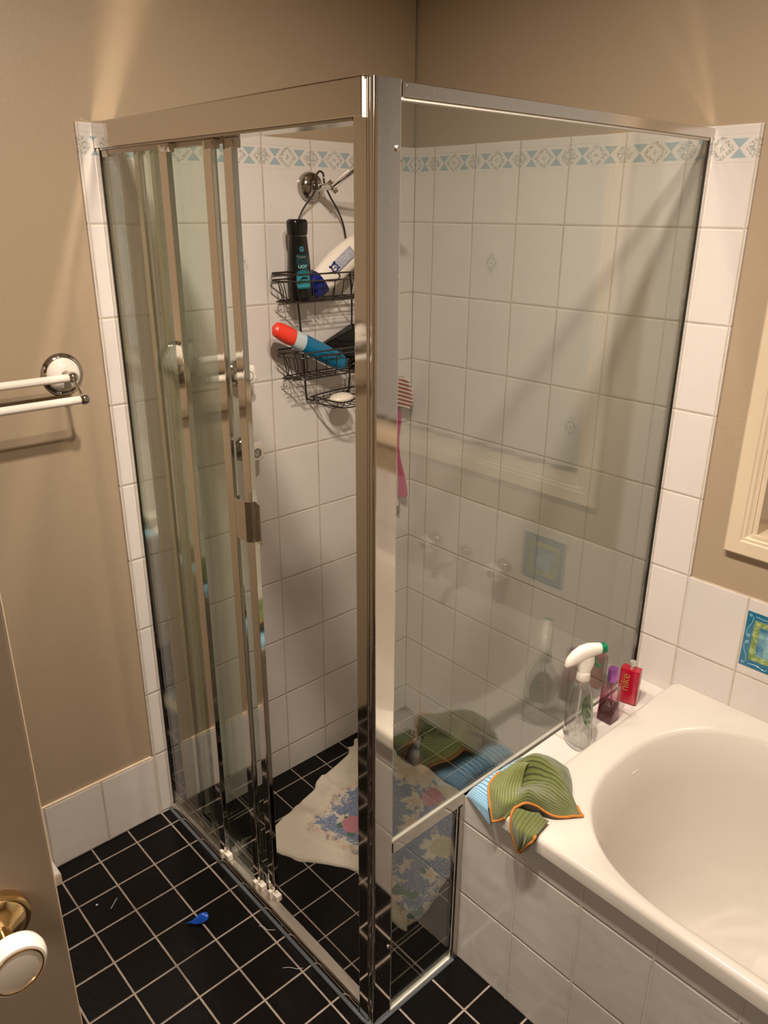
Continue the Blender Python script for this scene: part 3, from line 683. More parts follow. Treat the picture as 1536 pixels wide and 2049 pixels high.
# soap dish
m = MB(); ring = [(0.016, -0.405, 1.146), (0.05, -0.415, 1.150), (0.085, -0.405, 1.146), (0.118, -0.372, 1.140), (0.120, -0.33, 1.146), (0.118, -0.285, 1.140), (0.09, -0.255, 1.148), (0.05, -0.252, 1.15), (0.016, -0.262, 1.152)]
m.tube(ring, 0.0022, 8, smooth=5, closed=True)
ring2 = [(0.02, -0.395, 1.13), (0.085, -0.39, 1.127), (0.108, -0.36, 1.122), (0.108, -0.30, 1.122), (0.085, -0.27, 1.13), (0.02, -0.275, 1.135)]
m.tube(ring2, 0.0019, 8, smooth=5, closed=True)
for i in range(6):
    yy = -0.39 + i * 0.024; m.tube([(0.016, yy, 1.147), (0.03, yy, 1.126), (0.095, yy, 1.122), (0.113, yy, 1.142)], 0.0014, 6, smooth=4)
m.tube([(0.012, -0.392, 1.132), (0.016, -0.405, 1.146)], WR, 8); m.tube([(0.012, -0.292, 1.132), (0.016, -0.262, 1.152)], WR, 8)
m.build('soap_dish', m_wire, cad)

# contents of the caddy
def ell_ring(c, u, v, a, b, n=36, p=1.0):
    c, u, v = Vector(c), Vector(u), Vector(v); out = []
    for k in range(n):
        th = 2 * PI * k / n; cs, sn = math.cos(th), math.sin(th)
        out.append(c + u * a * math.copysign(abs(cs) ** p, cs) + v * b * math.copysign(abs(sn) ** p, sn))
    return out
bk = thing('shampoo_bottle', 'tall black shampoo bottle with teal label standing in the top basket', 'bottle', (0.062, -0.466, 1.416))
cy_, cx_ = -0.466, 0.062
prof = [(0.0275, 0.0175, 0.001), (0.0300, 0.020, 0.006), (0.0310, 0.021, 0.03), (0.0300, 0.021, 0.08), (0.0275, 0.020, 0.115), (0.0250, 0.019, 0.140), (0.0235, 0.0185, 0.158)]
ya = Vector((0.10, 0.995, 0)).normalized(); xa = Vector((0.995, -0.10, 0)).normalized()
MB().loft([ell_ring((cx_, cy_ - 0.00 - 0.006 * (h / 0.16), 1.416 + h), ya, xa, a, b, p=0.85) for a, b, h in prof]).build('bottle_body', m_black, bk)
prof = [(0.0240, 0.0195, 0.159), (0.0262, 0.0205, 0.165), (0.0275, 0.021, 0.185), (0.0265, 0.0205, 0.194), (0.022, 0.017, 0.198)]
MB().loft([ell_ring((cx_, cy_ - 0.007, 1.416 + h), ya, xa, a, b, p=0.85) for a, b, h in prof]).build('bottle_cap', m_black, bk)
m = MB()
for i in range(9):
    h = 0.066 + i * 0.0075; m.loft([ell_ring((cx_ + 0.002, cy_ - 0.0225 + 0.0035 * h / 0.16, 1.416 + h + dz), ya, xa, 0.0082 - r_, 0.0135 - r_ + 0.001 * (i < 4)) for r_, dz in ((0.0015, 0), (0, 0.0015), (0, 0.0028), (0.0015, 0.0045))])
m.build('grip_ribs', m_black, bk)
def teal():
    mt = bpy.data.materials.new('teal_label_print'); g = G(mt); P, x, y, z = g.pos()
    g.bsdf(g.mix(g.ss(z, 1.462, 1.51), (0.03, 0.26, 0.31), (0.005, 0.03, 0.035)), 0.3); return mt
def lab(h, t_, out=0.0004):
    """point on the front of the bottle: t_ runs from -1 at one side edge to 1 at the other"""
    k = min(1.0, max(0.0, (h - 0.03) / 0.12)); aa = 0.0308 - 0.0055 * k ** 1.3 + out; bb = 0.0211 - 0.0018 * k + out
    return Vector((cx_, cy_ - 0.006 * h / 0.16, 1.416 + h)) + xa * bb * max(0.0, 1 - abs(t_) ** 2.35) ** 0.425 + ya * aa * t_
m = MB(); rows = []
for i in range(12):
    h = 0.030 + 0.085 * i / 11; ph0, ph1 = -0.70 + 0.06 * i / 11, 0.62 - 0.06 * i / 11
    rows.append([m.bm.verts.new(lab(h, ph0 + (ph1 - ph0) * j / 9)) for j in range(10)])
for i in range(11):
    for j in range(9): m.bm.faces.new((rows[i][j], rows[i][j + 1], rows[i + 1][j + 1], rows[i + 1][j]))
solidify(m.build('label', teal(), bk), 0.0004, 0)
def on_label(txt, size, h, ph, depth=0.0003):
    """lettering bent round the bottle"""
    m = text_mb(txt, size, Matrix.Identity(4), depth)
    bmesh.ops.subdivide_edges(m.bm, edges=m.bm.edges, cuts=1)
    for v in m.bm.verts:
        x, y, z = v.co; v.co = lab(h + y + 0.02 * x, ph + x / 0.0295, 0.0009 + z)
    return m
on_label('UOY', 0.0115, 0.0845, -0.10).build('label_lettering', m_tealtxt, bk, smooth=False)
on_label('XOVYI', 0.0064, 0.1075, -0.10).build('label_lettering', m_greytxt, bk, smooth=False)
def strip(m, h0, h1, p0, p1, out=0.0012):
    V = [m.bm.verts.new(lab(h, p, o_)) for o_ in (0.0003, out) for h, p in ((h0, p0), (h0, p1), (h1, p1), (h1, p0))]
    for f in ((0, 1, 2, 3), (4, 5, 6, 7), (0, 1, 5, 4), (1, 2, 6, 5), (2, 3, 7, 6), (3, 0, 4, 7)): m.bm.faces.new([V[i] for i in f])
m = MB()
for zz in (0.1215, 0.1243, 0.1265, 0.130, 0.1325): strip(m, zz - 0.0006, zz + 0.0006, -0.30, 0.10)
strip(m, 0.1243, 0.130, -0.30, -0.24); strip(m, 0.1243, 0.130, 0.04, 0.10)
m.build('label_emblem', m_tealdim, bk, smooth=False)
m = MB()
m.tube([lab(0.056 + b_, -0.06 + a_ / 0.0295, 0.0012) for a_, b_ in ((-0.012, -0.0035), (-0.008, -0.003), (-0.004, 0.001), (0.0, 0.002), (0.003, 0.0005), (0.006, 0.002), (0.009, 0.001), (0.011, -0.002))], 0.0018, 8, smooth=4, taper=lambda f: 0.0006 + 0.0016 * math.sin(PI * f) ** 0.6)
m.build('label_motif', m_black, bk)

# white bottle leaning in the top basket, cap down
def lean(name, label, cat, p0, p1, face):
    p0, p1 = Vector(p0), Vector(p1); d = (p1 - p0).normalized(); v = Vector(face); v = (v - d * v.dot(d)).normalized(); u = d.cross(v)
    return thing(name, label, cat, p0), p0, d, u, v, (p1 - p0).length
wb, p0, d, u, v, L = lean('shampoo_bottle', 'white bottle with navy cap lying tilted in the top basket', 'bottle', (0.062, -0.430, 1.441), (0.058, -0.245, 1.565), (1, 0, 0.25))
MB().loft([ell_ring(p0 + d * h, u, v, a, b, p=0.8) for a, b, h in ((0.018, 0.012, -0.006), (0.026, 0.017, -0.002), (0.031, 0.0195, 0.012), (0.033, 0.0205, 0.034))]).build('bottle_cap', m_navy, wb)
MB().loft([ell_ring(p0 + d * h, u, v, a, b, p=0.85) for a, b, h in ((0.0325, 0.0200, 0.0345), (0.036, 0.0215, 0.06), (0.038, 0.022, 0.10), (0.037, 0.022, 0.15), (0.032, 0.020, 0.19), (0.022, 0.015, 0.205))]).build('bottle_body', m_offw, wb)
dotm = bpy.data.materials.new('navy_dotted_print'); g = G(dotm); P, x, y, z = g.pos(); vo = g.new('ShaderNodeTexVoronoi'); vo.inputs['Scale'].default_value = 620; g.l.new(P, vo.inputs['Vector'])
g.bsdf(g.mix(g.ss(vo.outputs[0], 0.35, 0.5), (0.07, 0.09, 0.26), (0.5, 0.48, 0.5)), 0.35)
def onface(h, s_): return p0 + d * h + u * s_ + v * (0.0224 * math.sqrt(max(0.0, 1 - (s_ / 0.038) ** 2)) + 0.0003)
m = MB(); R_ = []
for i in range(14):
    h = 0.082 + 0.075 * i / 13; R_.append([m.bm.verts.new(onface(h, -0.019 + 0.030 * j / 6)) for j in range(7)])
for i in range(13):
    for j in range(6): m.bm.faces.new((R_[i][j], R_[i][j + 1], R_[i + 1][j + 1], R_[i + 1][j]))
solidify(m.build('label', dotm, wb), 0.0005, 0)
m = MB(); m.lathe([(0.0115, 0.0), (0.0115, 0.0012), (0.0080, 0.0014), (0.0080, 0.0)], onface(0.080, -0.006) - v * 0.0004, v, 24, cap=False)
for k in range(5): m.box(-0.001, 0.001, -0.0015, 0.0015, 0, 0.0014, rot=None) if False else None
for a_ in (0.6, 2.3, 3.9, 5.4):
    q = onface(0.080, -0.006) + d * 0.0135 * math.cos(a_) + u * 0.0135 * math.sin(a_); m.sphere(q - v * 0.0012, 0.0034, n=10)
m.build('label_emblem', m_navy, wb)
text_mb('hds', 0.0075, frame(onface(0.079, -0.006) + v * 0.0004, d, -u)).build('label_lettering', m_navy, wb, smooth=False)

# blue gel bottle with red cap lying in the middle basket
gb, p0, d, u, v, L = lean('gel_bottle', 'clear bottle of blue gel with red orange cap sticking out of the middle basket', 'bottle', (0.070, -0.553, 1.349), (0.078, -0.335, 1.236), (1, 0, 0.3))
MB().loft([ell_ring(p0 + d * h, u, v, a, b, p=0.9) for a, b, h in ((0.010, 0.008, -0.010), (0.019, 0.013, -0.004), (0.022, 0.0165, 0.012), (0.0235, 0.018, 0.040), (0.022, 0.017, 0.054))]).build('bottle_cap', m_red, gb, ang=25)
MB().loft([ell_ring(p0 + d * h, u, v, a, b, p=0.9) for a, b, h in ((0.0205, 0.0155, 0.0545), (0.0235, 0.0175, 0.062), (0.0245, 0.0185, 0.088))]).build('clear_shoulder', m_paleg, gb)
MB().loft([ell_ring(p0 + d * h + u * 0.0, u, v, a, b, p=0.9) for a, b, h in ((0.0245, 0.0185, 0.0882), (0.025, 0.019, 0.12), (0.025, 0.019, 0.205), (0.024, 0.018, 0.225), (0.019, 0.014, 0.238), (0.010, 0.008, 0.244))]).build('gel_filled_body', m_blueg, gb)
# black packet and scrubber in the middle basket
m = MB(); m.loft([[(0.018, -0.385, 1.272), (0.035, -0.385, 1.272), (0.035, -0.38, 1.288), (0.018, -0.38, 1.288)], [(0.018, -0.33, 1.25), (0.040, -0.33, 1.25), (0.040, -0.325, 1.308), (0.018, -0.33, 1.308)], [(0.018, -0.275, 1.24), (0.055, -0.275, 1.24), (0.05, -0.265, 1.33), (0.018, -0.268, 1.335)], [(0.02, -0.225, 1.242), (0.06, -0.225, 1.242), (0.055, -0.225, 1.335), (0.02, -0.225, 1.335)]])
bmesh.ops.bevel(m.bm, geom=list(m.bm.edges), offset=0.003, segments=2, affect='EDGES')
tag(m.build('packet', m_black), 'black packet wedged behind the blue gel bottle', 'packet')
m = MB(); rnd = random.Random(3); c0 = Vector((0.078, -0.293, 1.235))
for k in range(26):
    pts = []; ph = rnd.uniform(0, 6.28); ti = rnd.uniform(-1.2, 1.2)
    for i in range(18):
        a_ = ph + i * 0.42; r_ = 0.013 + 0.006 * rnd.random(); q = Vector((r_ * math.cos(a_), 1.5 * r_ * math.sin(a_), 0.010 * math.sin(a_ * 2.3 + ti) + rnd.uniform(-0.004, 0.004))); pts.append(c0 + q)
    m.tube(pts, 0.0008, 5, smooth=2)
tag(m.build('scrubber', M('dark_steel_wool', (0.05, 0.042, 0.036), 0.25, 1.0, nscale=200, nvar=0.5)), 'dark steel wool scrubber in the middle basket', 'scrubber')
Rz = Matrix.Rotation(math.radians(12), 3, 'Z')
tag(MB().sphere((0.068, -0.342, 1.140), 0.041, 0.72, 1.0, 0.36, R=Rz, n=36).build('soap_bar', m_soap), 'cream oval soap bar in the bottom dish of the caddy', 'soap')

# ------------------------------------------------------------------ back brush on suction hook, shower wall near the corner
br = thing('bath_brush', 'bath brush with pink clear handle and red striped bristles hanging near the corner', 'brush', (0.025, -0.050, 0.77))
hc = Vector((0.030, -0.088, 1.108))
def lozenge(f): return 0.040 * math.sin(PI * min(1, max(0, 0.06 + 0.9 * f))) ** 0.55
m = MB(); m.loft([ell_ring((0.022 - 0.0, -0.068, 1.062 + 0.095 * i / 12), (0, 1, 0), (1, 0, 0), lozenge(i / 12) * 0.85 + 0.001, 0.011) for i in range(13)]); m.build('brush_head', m_grayr, br)
m = MB(); m2 = MB(); k = 0
for i in range(15):
    zz = 1.071 + 0.085 * i / 14; wv = lozenge((zz - 1.062) / 0.095) * 0.80
    for j in range(9):
        yy = -0.068 + wv * (-1 + 2 * j / 8)
        (m if i % 2 else m2).lathe([(0.0020 if i % 2 else 0.0030, 0), (0.0016 if i % 2 else 0.0026, 0.014)], (0.031, yy, zz - 0.35 * (yy + 0.080)), (1, 0.0, 0.12), 6)
m.build('bristles', m_brushr, br); m2.build('bristles', m_brushw, br)
MB().tube([(0.022, -0.077, 1.066), (0.020, -0.068, 1.03), (0.018, -0.073, 0.96), (0.018, -0.068, 0.90), (0.020, -0.058, 0.84), (0.022, -0.053, 0.80), (0.021, -0.050, 0.772), (0.020, -0.050, 0.766)], 0.01, 18, smooth=6,
          taper=lambda f: 0.0085 - 0.0035 * math.sin(PI * min(1, f * 1.6)) + 0.0075 * max(0, f - 0.42) / 0.4 * (1 if f < 0.9 else max(0.35, 1 - (f - 0.9) * 6))).build('brush_handle', m_pinkclear, br)
hk = thing('suction_hook', 'clear suction hook with gold wire below the pink brush', 'hook', (0.004, -0.058, 0.70))
MB().lathe([(0.019, 0), (0.017, 0.003), (0.008, 0.008), (0.005, 0.012)], (0.0, -0.058, 0.705), (1, 0, 0), 32).build('suction_cup', glass_mat('clear_vinyl', (0.86, 0.86, 0.84), 1.5), hk)
MB().tube([(0.016, -0.057, 0.768), (0.014, -0.0575, 0.735), (0.012, -0.058, 0.718), (0.016, -0.059, 0.708), (0.013, -0.060, 0.700)], 0.0014, 8, smooth=4).build('wire', m_brass, hk)

# ------------------------------------------------------------------ things on the ledge beside the bath
sp = thing('spray_bottle', 'clear empty spray bottle with white trigger head on the tiled ledge', 'spray bottle', (0.9375, -0.3525, HZ))
sc = Vector((0.9375, -0.3525, HZ)); nd = Vector((0.56, 0.83, 0)).normalized(); wd = Vector((-0.83, 0.56, 0)).normalized()
prof = [(0.040, 0.024, 0.0012), (0.0445, 0.0275, 0.006), (0.045, 0.028, 0.018), (0.042, 0.026, 0.026), (0.0435, 0.0265, 0.034), (0.0435, 0.026, 0.075), (0.040, 0.0245, 0.105), (0.033, 0.022, 0.132), (0.024, 0.0185, 0.152), (0.016, 0.015, 0.166), (0.0135, 0.0135, 0.172), (0.0130, 0.0130, 0.178)]
MB().loft([ell_ring(sc + Vector((0, 0, h)), wd, nd, a, b, p=0.9) for a, b, h in prof]).build('bottle_body', m_clearpl, sp)
MB().tube([sc + Vector((0, 0, 0.176)), sc + Vector((0, 0, 0.10)) + wd * 0.004, sc + Vector((0, 0, 0.016)) + wd * 0.014], 0.0022, 8, smooth=6).build('dip_tube', m_paleg if False else M('milky_plastic', (0.62, 0.58, 0.53), 0.3, nscale=20, nvar=0.1), sp)
def collar(th, h): return 1.0 + 0.03 * math.cos(26 * th)
MB().lathe([(0.0145, 0.170), (0.0155, 0.172), (0.0150, 0.188), (0.0140, 0.191)], sc, (0, 0, 1), 104, lobes=collar).build('collar', m_plast, sp)
def hd(s_, z_): return sc + nd * s_ + Vector((0, 0, z_))
cs = [(-0.046, 0.211, 0.003, 0.005), (-0.042, 0.216, 0.009, 0.011), (-0.030, 0.226, 0.0125, 0.017), (-0.014, 0.236, 0.0135, 0.020), (0.004, 0.243, 0.0135, 0.0185), (0.020, 0.247, 0.0125, 0.0145), (0.034, 0.2485, 0.0115, 0.0115)]
m = MB(); m.loft([ell_ring(hd(s_, z_), wd, Vector((0, 0, 1)), a, b, p=0.8) for s_, z_, a, b in cs])
m.loft([ell_ring(hd(s_, z_), wd, nd, a, b, p=0.8) for s_, z_, a, b in ((0.0, 0.189, 0.0125, 0.0135), (0.001, 0.200, 0.0125, 0.0165), (0.002, 0.215, 0.0125, 0.021), (0.0, 0.232, 0.012, 0.022))])
m.build('trigger_head', M('bright_white_plastic', (0.84, 0.77, 0.69), 0.28, nscale=12, nvar=0.04, Coat_Weight=0.3), sp)
MB().loft([ell_ring(hd(s_, z_), wd, Vector((0, 0, 1)), a, b, p=0.7) for s_, z_, a, b in ((0.0345, 0.2485, 0.0115, 0.0115), (0.046, 0.2490, 0.0112, 0.0105), (0.0475, 0.2490, 0.009, 0.009))]).build('nozzle', m_green, sp)
MB().tube([hd(0.021, 0.225), hd(0.025, 0.213), hd(0.033, 0.203), hd(0.040, 0.201)], 0.004, 10, smooth=6, taper=lambda f: 0.0048 - 0.0026 * f, flat=1.6).build('trigger', m_green, sp)
def leafmat():
    mt = bpy.data.materials.new('green_leaf_label'); g = G(mt); P, x, y, z = g.pos()
    wv = g.m('SINE', g.m('MULTIPLY', z, 900.0)); c = g.mix(g.ss(g.noise(80, 3, P), 0.35, 0.6), (0.10, 0.24, 0.09), (0.36, 0.50, 0.27)); c = g.mix(g.m('MULTIPLY', g.ss(wv, 0.5, 0.9), 0.25), c, (0.6, 0.65, 0.45))
    g.bsdf(c, 0.4); return mt
def patch_on(side, z0, z1, halfw, shape, mat, name, r_=0.0006):
    m = MB(); rows = []
    for i in range(15):
        f = i / 14; zz = z0 + (z1 - z0) * f; wv = halfw * shape(f) + 0.0004; aa, bb = 0.0436, 0.0265
        k = max(0.0, (zz - 0.075) / 0.03); aa -= 0.0035 * min(1, k); bb -= 0.002 * min(1, k)
        row = []
        for j in range(9):
            s_ = wv * (-1 + j / 4); n_ = bb * max(0.0, 1 - (abs(s_) / aa) ** 2.2) ** 0.5 + 0.0009
            row.append(m.bm.verts.new(sc + wd * s_ + nd * side * n_ + Vector((0, 0, zz))))
        rows.append(row)
    for i in range(14):
        for j in range(8): m.bm.faces.new((rows[i][j], rows[i][j + 1], rows[i + 1][j + 1], rows[i + 1][j]))
    return solidify(m.build(name, mat, sp), 0.0004, 0)
patch_on(1, 0.030, 0.122, 0.034, lambda f: math.sin(PI * (0.10 + 0.84 * f)) ** 0.6 * (1 - 0.2 * f), leafmat(), 'label')
patch_on(1.02, 0.064, 0.098, 0.0165, lambda f: math.sin(PI * f) ** 0.5, M('green_label_disc', (0.045, 0.13, 0.045), 0.4, nscale=60, nvar=0.3), 'label_disc')
patch_on(0.98, 0.064, 0.098, 0.0165, lambda f: math.sin(PI * f) ** 0.5, MATS['green_label_disc'], 'label_disc')
text_mb('posie', 0.0105, frame(sc + nd * 0.0272 + Vector((0, 0, 0.081)), wd, (0, 0, 1)), 0.0022).build('label_lettering', M('pale_green_print', (0.42, 0.55, 0.34), 0.4, nscale=30, nvar=0.1), sp, smooth=False)

pf = thing('perfume_bottle', 'square purple glass perfume bottle with metallic purple cap, part full', 'perfume bottle', (0.9405, -0.2245, HZ))
pc = Vector((0.9405, -0.2245, HZ))
def sq(hw, hd_, z, r=0.003):
    out = []
    for cx, cy, a in ((hw - r, hd_ - r, 0), (-hw + r, hd_ - r, PI / 2), (-hw + r, -hd_ + r, PI), (hw - r, -hd_ + r, 3 * PI / 2)):
        for i in range(4): out.append(pc + Vector((cx + r * math.cos(a + PI / 2 * i / 3), cy + r * math.sin(a + PI / 2 * i / 3), z)))
    return out
MB().loft([sq(0.0185, 0.0185, 0.0012), sq(0.020, 0.020, 0.004), sq(0.0185, 0.0185, 0.05), sq(0.0172, 0.0172, 0.092), sq(0.0165, 0.0165, 0.100), sq(0.0085, 0.0085, 0.108), sq(0.007, 0.007, 0.110)]).build('glass_body', m_purpglass, pf, ang=30)
MB().loft([sq(0.0168, 0.0168, 0.0045, 0.002), sq(0.0172, 0.0172, 0.007, 0.002), sq(0.0165, 0.0165, 0.048, 0.002)]).build('perfume', m_perfume, pf, ang=30)
MB().tube([pc + Vector((0, 0, 0.104)), pc + Vector((0.002, 0.003, 0.05))], 0.0013, 8).build('dip_tube', M('pink_tube', (0.5, 0.22, 0.3), 0.3, nscale=30, nvar=0.1), pf)
MB().lathe([(0.0112, 0.1102), (0.0120, 0.112), (0.0120, 0.143), (0.0110, 0.1458), (0.006, 0.1465)], pc, (0, 0, 1), 36).build('cap', m_purple, pf)

rb = thing('perfume_bottle', 'flat red perfume bottle with gold lettering and silver spray top', 'perfume bottle', (0.944, -0.108, HZ))
rc_ = Vector((0.9325, -0.1205, HZ)); ru = Vector((0.972, 0.235, 0)); ru.normalize(); rv = Vector((-ru.y, ru.x, 0))
def rsq(hw, hd_, z, r):
    out = []
    for cx, cy, a in ((hw - r, hd_ - r, 0), (-hw + r, hd_ - r, PI / 2), (-hw + r, -hd_ + r, PI), (hw - r, -hd_ + r, 3 * PI / 2)):
        for i in range(5): t_ = a + PI / 2 * i / 4; out.append(rc_ + ru * (cx + r * math.cos(t_)) + rv * (cy + r * math.sin(t_)) + Vector((0, 0, z)))
    return out
MB().loft([rsq(0.0225, 0.0125, 0.0012, 0.004), rsq(0.0245, 0.0145, 0.0035, 0.005), rsq(0.0245, 0.0145, 0.095, 0.005), rsq(0.0235, 0.0135, 0.098, 0.005), rsq(0.010, 0.006, 0.0985, 0.004)]).build('glass_body', m_redglass, rb, ang=30)
m = MB(); m.lathe([(0.0058, 0.0985), (0.0058, 0.107), (0.0080, 0.1075), (0.0080, 0.1175), (0.0070, 0.119), (0.003, 0.1192)], rc_ + ru * 0.001, (0, 0, 1), 28); m.build('spray_top', M('satin_silver', (0.72, 0.68, 0.62), 0.3, 0.7, nscale=30, nvar=0.1), rb)
text_mb('nike', 0.030, frame(rc_ - rv * 0.0147 - ru * 0.0075 + Vector((0, 0, 0.062)), (0, 0, 1), -ru)).build('lettering', m_gold, rb, smooth=False)

# green cloth with orange binding, draped over the corner of the rim
gc = thing('cleaning_cloth', 'olive green ribbed cloth with orange edging draped over the bath corner', 'cloth', (1.02, -0.64, 0.505))
A = [[(0.935, -0.515, 0.476), (0.965, -0.482, 0.480), (1.005, -0.490, 0.509), (1.035, -0.515, 0.509), (1.058, -0.545, 0.508)],
     [(0.938, -0.560, 0.525), (0.962, -0.520, 0.532), (1.010, -0.515, 0.532), (1.040, -0.530, 0.524), (1.064, -0.555, 0.514)],
     [(0.9533, -0.6089, 0.55), (0.9749, -0.5688, 0.562), (1.0229, -0.5536, 0.548), (1.0494, -0.5551, 0.532), (1.0783, -0.5696, 0.517)],
     [(0.985, -0.636, 0.524), (0.990, -0.598, 0.517), (1.0283, -0.5896, 0.534), (1.0651, -0.5873, 0.527), (1.0937, -0.5787, 0.513)],
     [(1.0188, -0.6732, 0.55), (1.0259, -0.6542, 0.556), (1.05, -0.6406, 0.545), (1.0715, -0.6168, 0.52), (1.1041, -0.5848, 0.510)],
     [(1.0241, -0.6986, 0.535), (1.0348, -0.6765, 0.54), (1.0502, -0.6551, 0.53), (1.0792, -0.6345, 0.512), (1.1133, -0.5859, 0.508)]]
B = [[(0.9250, -0.600, 0.500), (0.938, -0.565, 0.522), (0.962, -0.540, 0.534)], [(0.9342, -0.6314, 0.53), (0.9533, -0.6089, 0.551), (0.9748, -0.5938, 0.556)], [(0.9351, -0.6563, 0.525), (0.9650, -0.654, 0.532), (0.985, -0.622, 0.523)],
     [(0.9408, -0.6753, 0.52), (0.9908, -0.6916, 0.53), (1.0151, -0.6656, 0.545)], [(0.9658, -0.6987, 0.505), (0.9966, -0.7012, 0.505), (1.0164, -0.6843, 0.522)], [(0.9811, -0.7069, 0.478), (0.9903, -0.7025, 0.484), (1.0067, -0.7005, 0.50)]]
C = [[(1.0246, -0.695, 0.535), (1.056, -0.672, 0.528), (1.0800, -0.655, 0.514)], [(1.0290, -0.712, 0.526), (1.060, -0.714, 0.518), (1.086, -0.702, 0.514)], [(1.037, -0.716, 0.494), (1.0640, -0.722, 0.505), (1.0840, -0.711, 0.502)],
     [(1.0473, -0.713, 0.4616), (1.062, -0.720, 0.478), (1.0739, -0.715, 0.487)], [(1.0518, -0.711, 0.4495), (1.0541, -0.711, 0.4512), (1.0562, -0.711, 0.4545)]]
def edge(V, which):
    return {'top': V[0], 'bot': V[-1], 'left': [r[0] for r in V], 'right': [r[-1] for r in V]}[which]
hems = []
m = MB(); V = m.patch(A, 60, 66, 0.003); hems += [[v.co.copy() for v in edge(V, 'bot')], [v.co.copy() for v in edge(V, 'right')][38:]]
solidify(m.build('cloth_top_fold', m_gcloth, gc, ang=80), 0.0035)
m = MB(); V = m.patch(B, 36, 50, 0.003, 3); hems += [[v.co.copy() for v in edge(V, 'left')][6:], [v.co.copy() for v in edge(V, 'bot')]]
solidify(m.build('cloth_left_fold', m_gcloth2, gc, ang=80), 0.0035)
m = MB(); V = m.patch(C, 24, 30, 0.001, 5)
# crease the hanging tongue
for r_ in V:
    for i, v_ in enumerate(r_): v_.co.y += 0.006 * math.exp(-((i - 13) / 2.2) ** 2)
hems += [[v.co.copy() for v in edge(V, 'left')], [v.co.copy() for v in edge(V, 'right')][8:]]
solidify(m.build('cloth_hanging_corner', m_gcloth3, gc, ang=80), 0.0035)
m = MB()
for h_ in hems: m.tube(h_, 0.0026, 8)
m.build('orange_binding', m_orange, gc)

# blue cloth folded under it
bc = MB()
bc.patch([[(0.892, -0.505, 0.474), (0.905, -0.507, 0.484), (0.930, -0.512, 0.486)], [(0.8905, -0.56, 0.478), (0.905, -0.56, 0.490), (0.938, -0.56, 0.492)], [(0.8905, -0.62, 0.480), (0.905, -0.62, 0.496), (0.945, -0.62, 0.496)],
          [(0.8905, -0.665, 0.478), (0.908, -0.668, 0.491), (0.950, -0.668, 0.490)], [(0.8915, -0.684, 0.474), (0.912, -0.688, 0.485), (0.955, -0.690, 0.483)], [(0.897, -0.688, 0.4725), (0.920, -0.692, 0.474), (0.960, -0.694, 0.472)], [(0.925, -0.690, 0.470), (0.942, -0.694, 0.462), (0.968, -0.696, 0.452)]], 40, 60, 0.002, 9)
o = bc.build('cleaning_cloth', m_bcloth, ang=80); solidify(o, 0.003)
tag(o, 'light blue ribbed cloth folded flat under the green cloth', 'cloth')

# ------------------------------------------------------------------ printed towel on the shower floor
outl = [(0.1804, -0.7161), (0.1611, -0.6359), (0.145, -0.575), (0.133, -0.5273), (0.112, -0.507), (0.1043, -0.4745), (0.073, -0.3405), (0.045, -0.318), (0.050, -0.295), (0.0243, -0.2658), (0.0600, -0.240), (0.1434, -0.2024), (0.202, -0.2199), (0.2686, -0.2143), (0.2883, -0.1848), (0.3856, -0.1933), (0.4466, -0.1884),
        (0.55, -0.205), (0.625, -0.27), (0.66, -0.36), (0.6685, -0.43), (0.6636, -0.48), (0.6822, -0.5349), (0.7021, -0.6063), (0.699, -0.6579), (0.7057, -0.6751), (0.6605, -0.6802), (0.60, -0.668), (0.4923, -0.647), (0.4622, -0.6488), (0.3948, -0.6915), (0.3336, -0.7405), (0.2603, -0.7664), (0.215, -0.748)]
def segd(p, a, b):
    a, b = Vector(a), Vector(b); t_ = max(0, min(1, (p - a).dot(b - a) / (b - a).length_squared)); return (p - (a + (b - a) * t_)).length
folds = [([(0.101, -0.482), (0.162, -0.484), (0.22, -0.47)], 0.010, 0.014), ([(0.487, -0.464), (0.584, -0.523), (0.666, -0.583)], 0.012, 0.018), ([(0.571, -0.591), (0.605, -0.6), (0.643, -0.608)], 0.010, 0.012), ([(0.275, -0.633), (0.342, -0.617), (0.43, -0.582)], 0.014, 0.018),
         ([(0.161, -0.625), (0.288, -0.596)], 0.005, 0.012), ([(0.23, -0.31), (0.315, -0.40), (0.42, -0.47)], 0.010, 0.022), ([(0.36, -0.23), (0.45, -0.30)], 0.009, 0.02), ([(0.06, -0.33), (0.16, -0.30)], 0.007, 0.012), ([(0.50, -0.30), (0.60, -0.42)], 0.008, 0.02)]
tc_ = Vector((0.375, -0.465)); NR, NT = 70, 260
m = MB(); bm = m.bm
ol = catmull([Vector((x, y, 0)) for x, y in outl], 10, True); tot = len(ol)
OUT = [ol[int(k / NT * tot) % tot].to_2d() for k in range(NT)]
def th(p, f):
    z_ = 0.0065 + 0.004 * mnoise.noise(Vector((p.x * 9, p.y * 9, 0))) + 0.0016 * mnoise.noise(Vector((p.x * 40, p.y * 40, 2)))
    for seg, hgt, wd_ in folds:
        dmin = min(segd(p, seg[i], seg[i + 1]) for i in range(len(seg) - 1)); z_ += hgt * math.exp(-(dmin / wd_) ** 2)
        z_ -= 0.35 * hgt * math.exp(-((dmin - 1.9 * wd_) / (0.7 * wd_)) ** 2)
    e = min(1.0, (1 - f) / 0.05); z_ = max(z_, 0.003)
    return SD + 0.0008 + z_ * (0.25 + 0.75 * math.sqrt(max(0, e * (2 - e)))) + 0.004 * math.exp(-((f - 0.965) / 0.018) ** 2)
pts = [[None] * NT for _ in range(NR)]; cen = bm.verts.new((tc_.x, tc_.y, th(tc_, 0)))
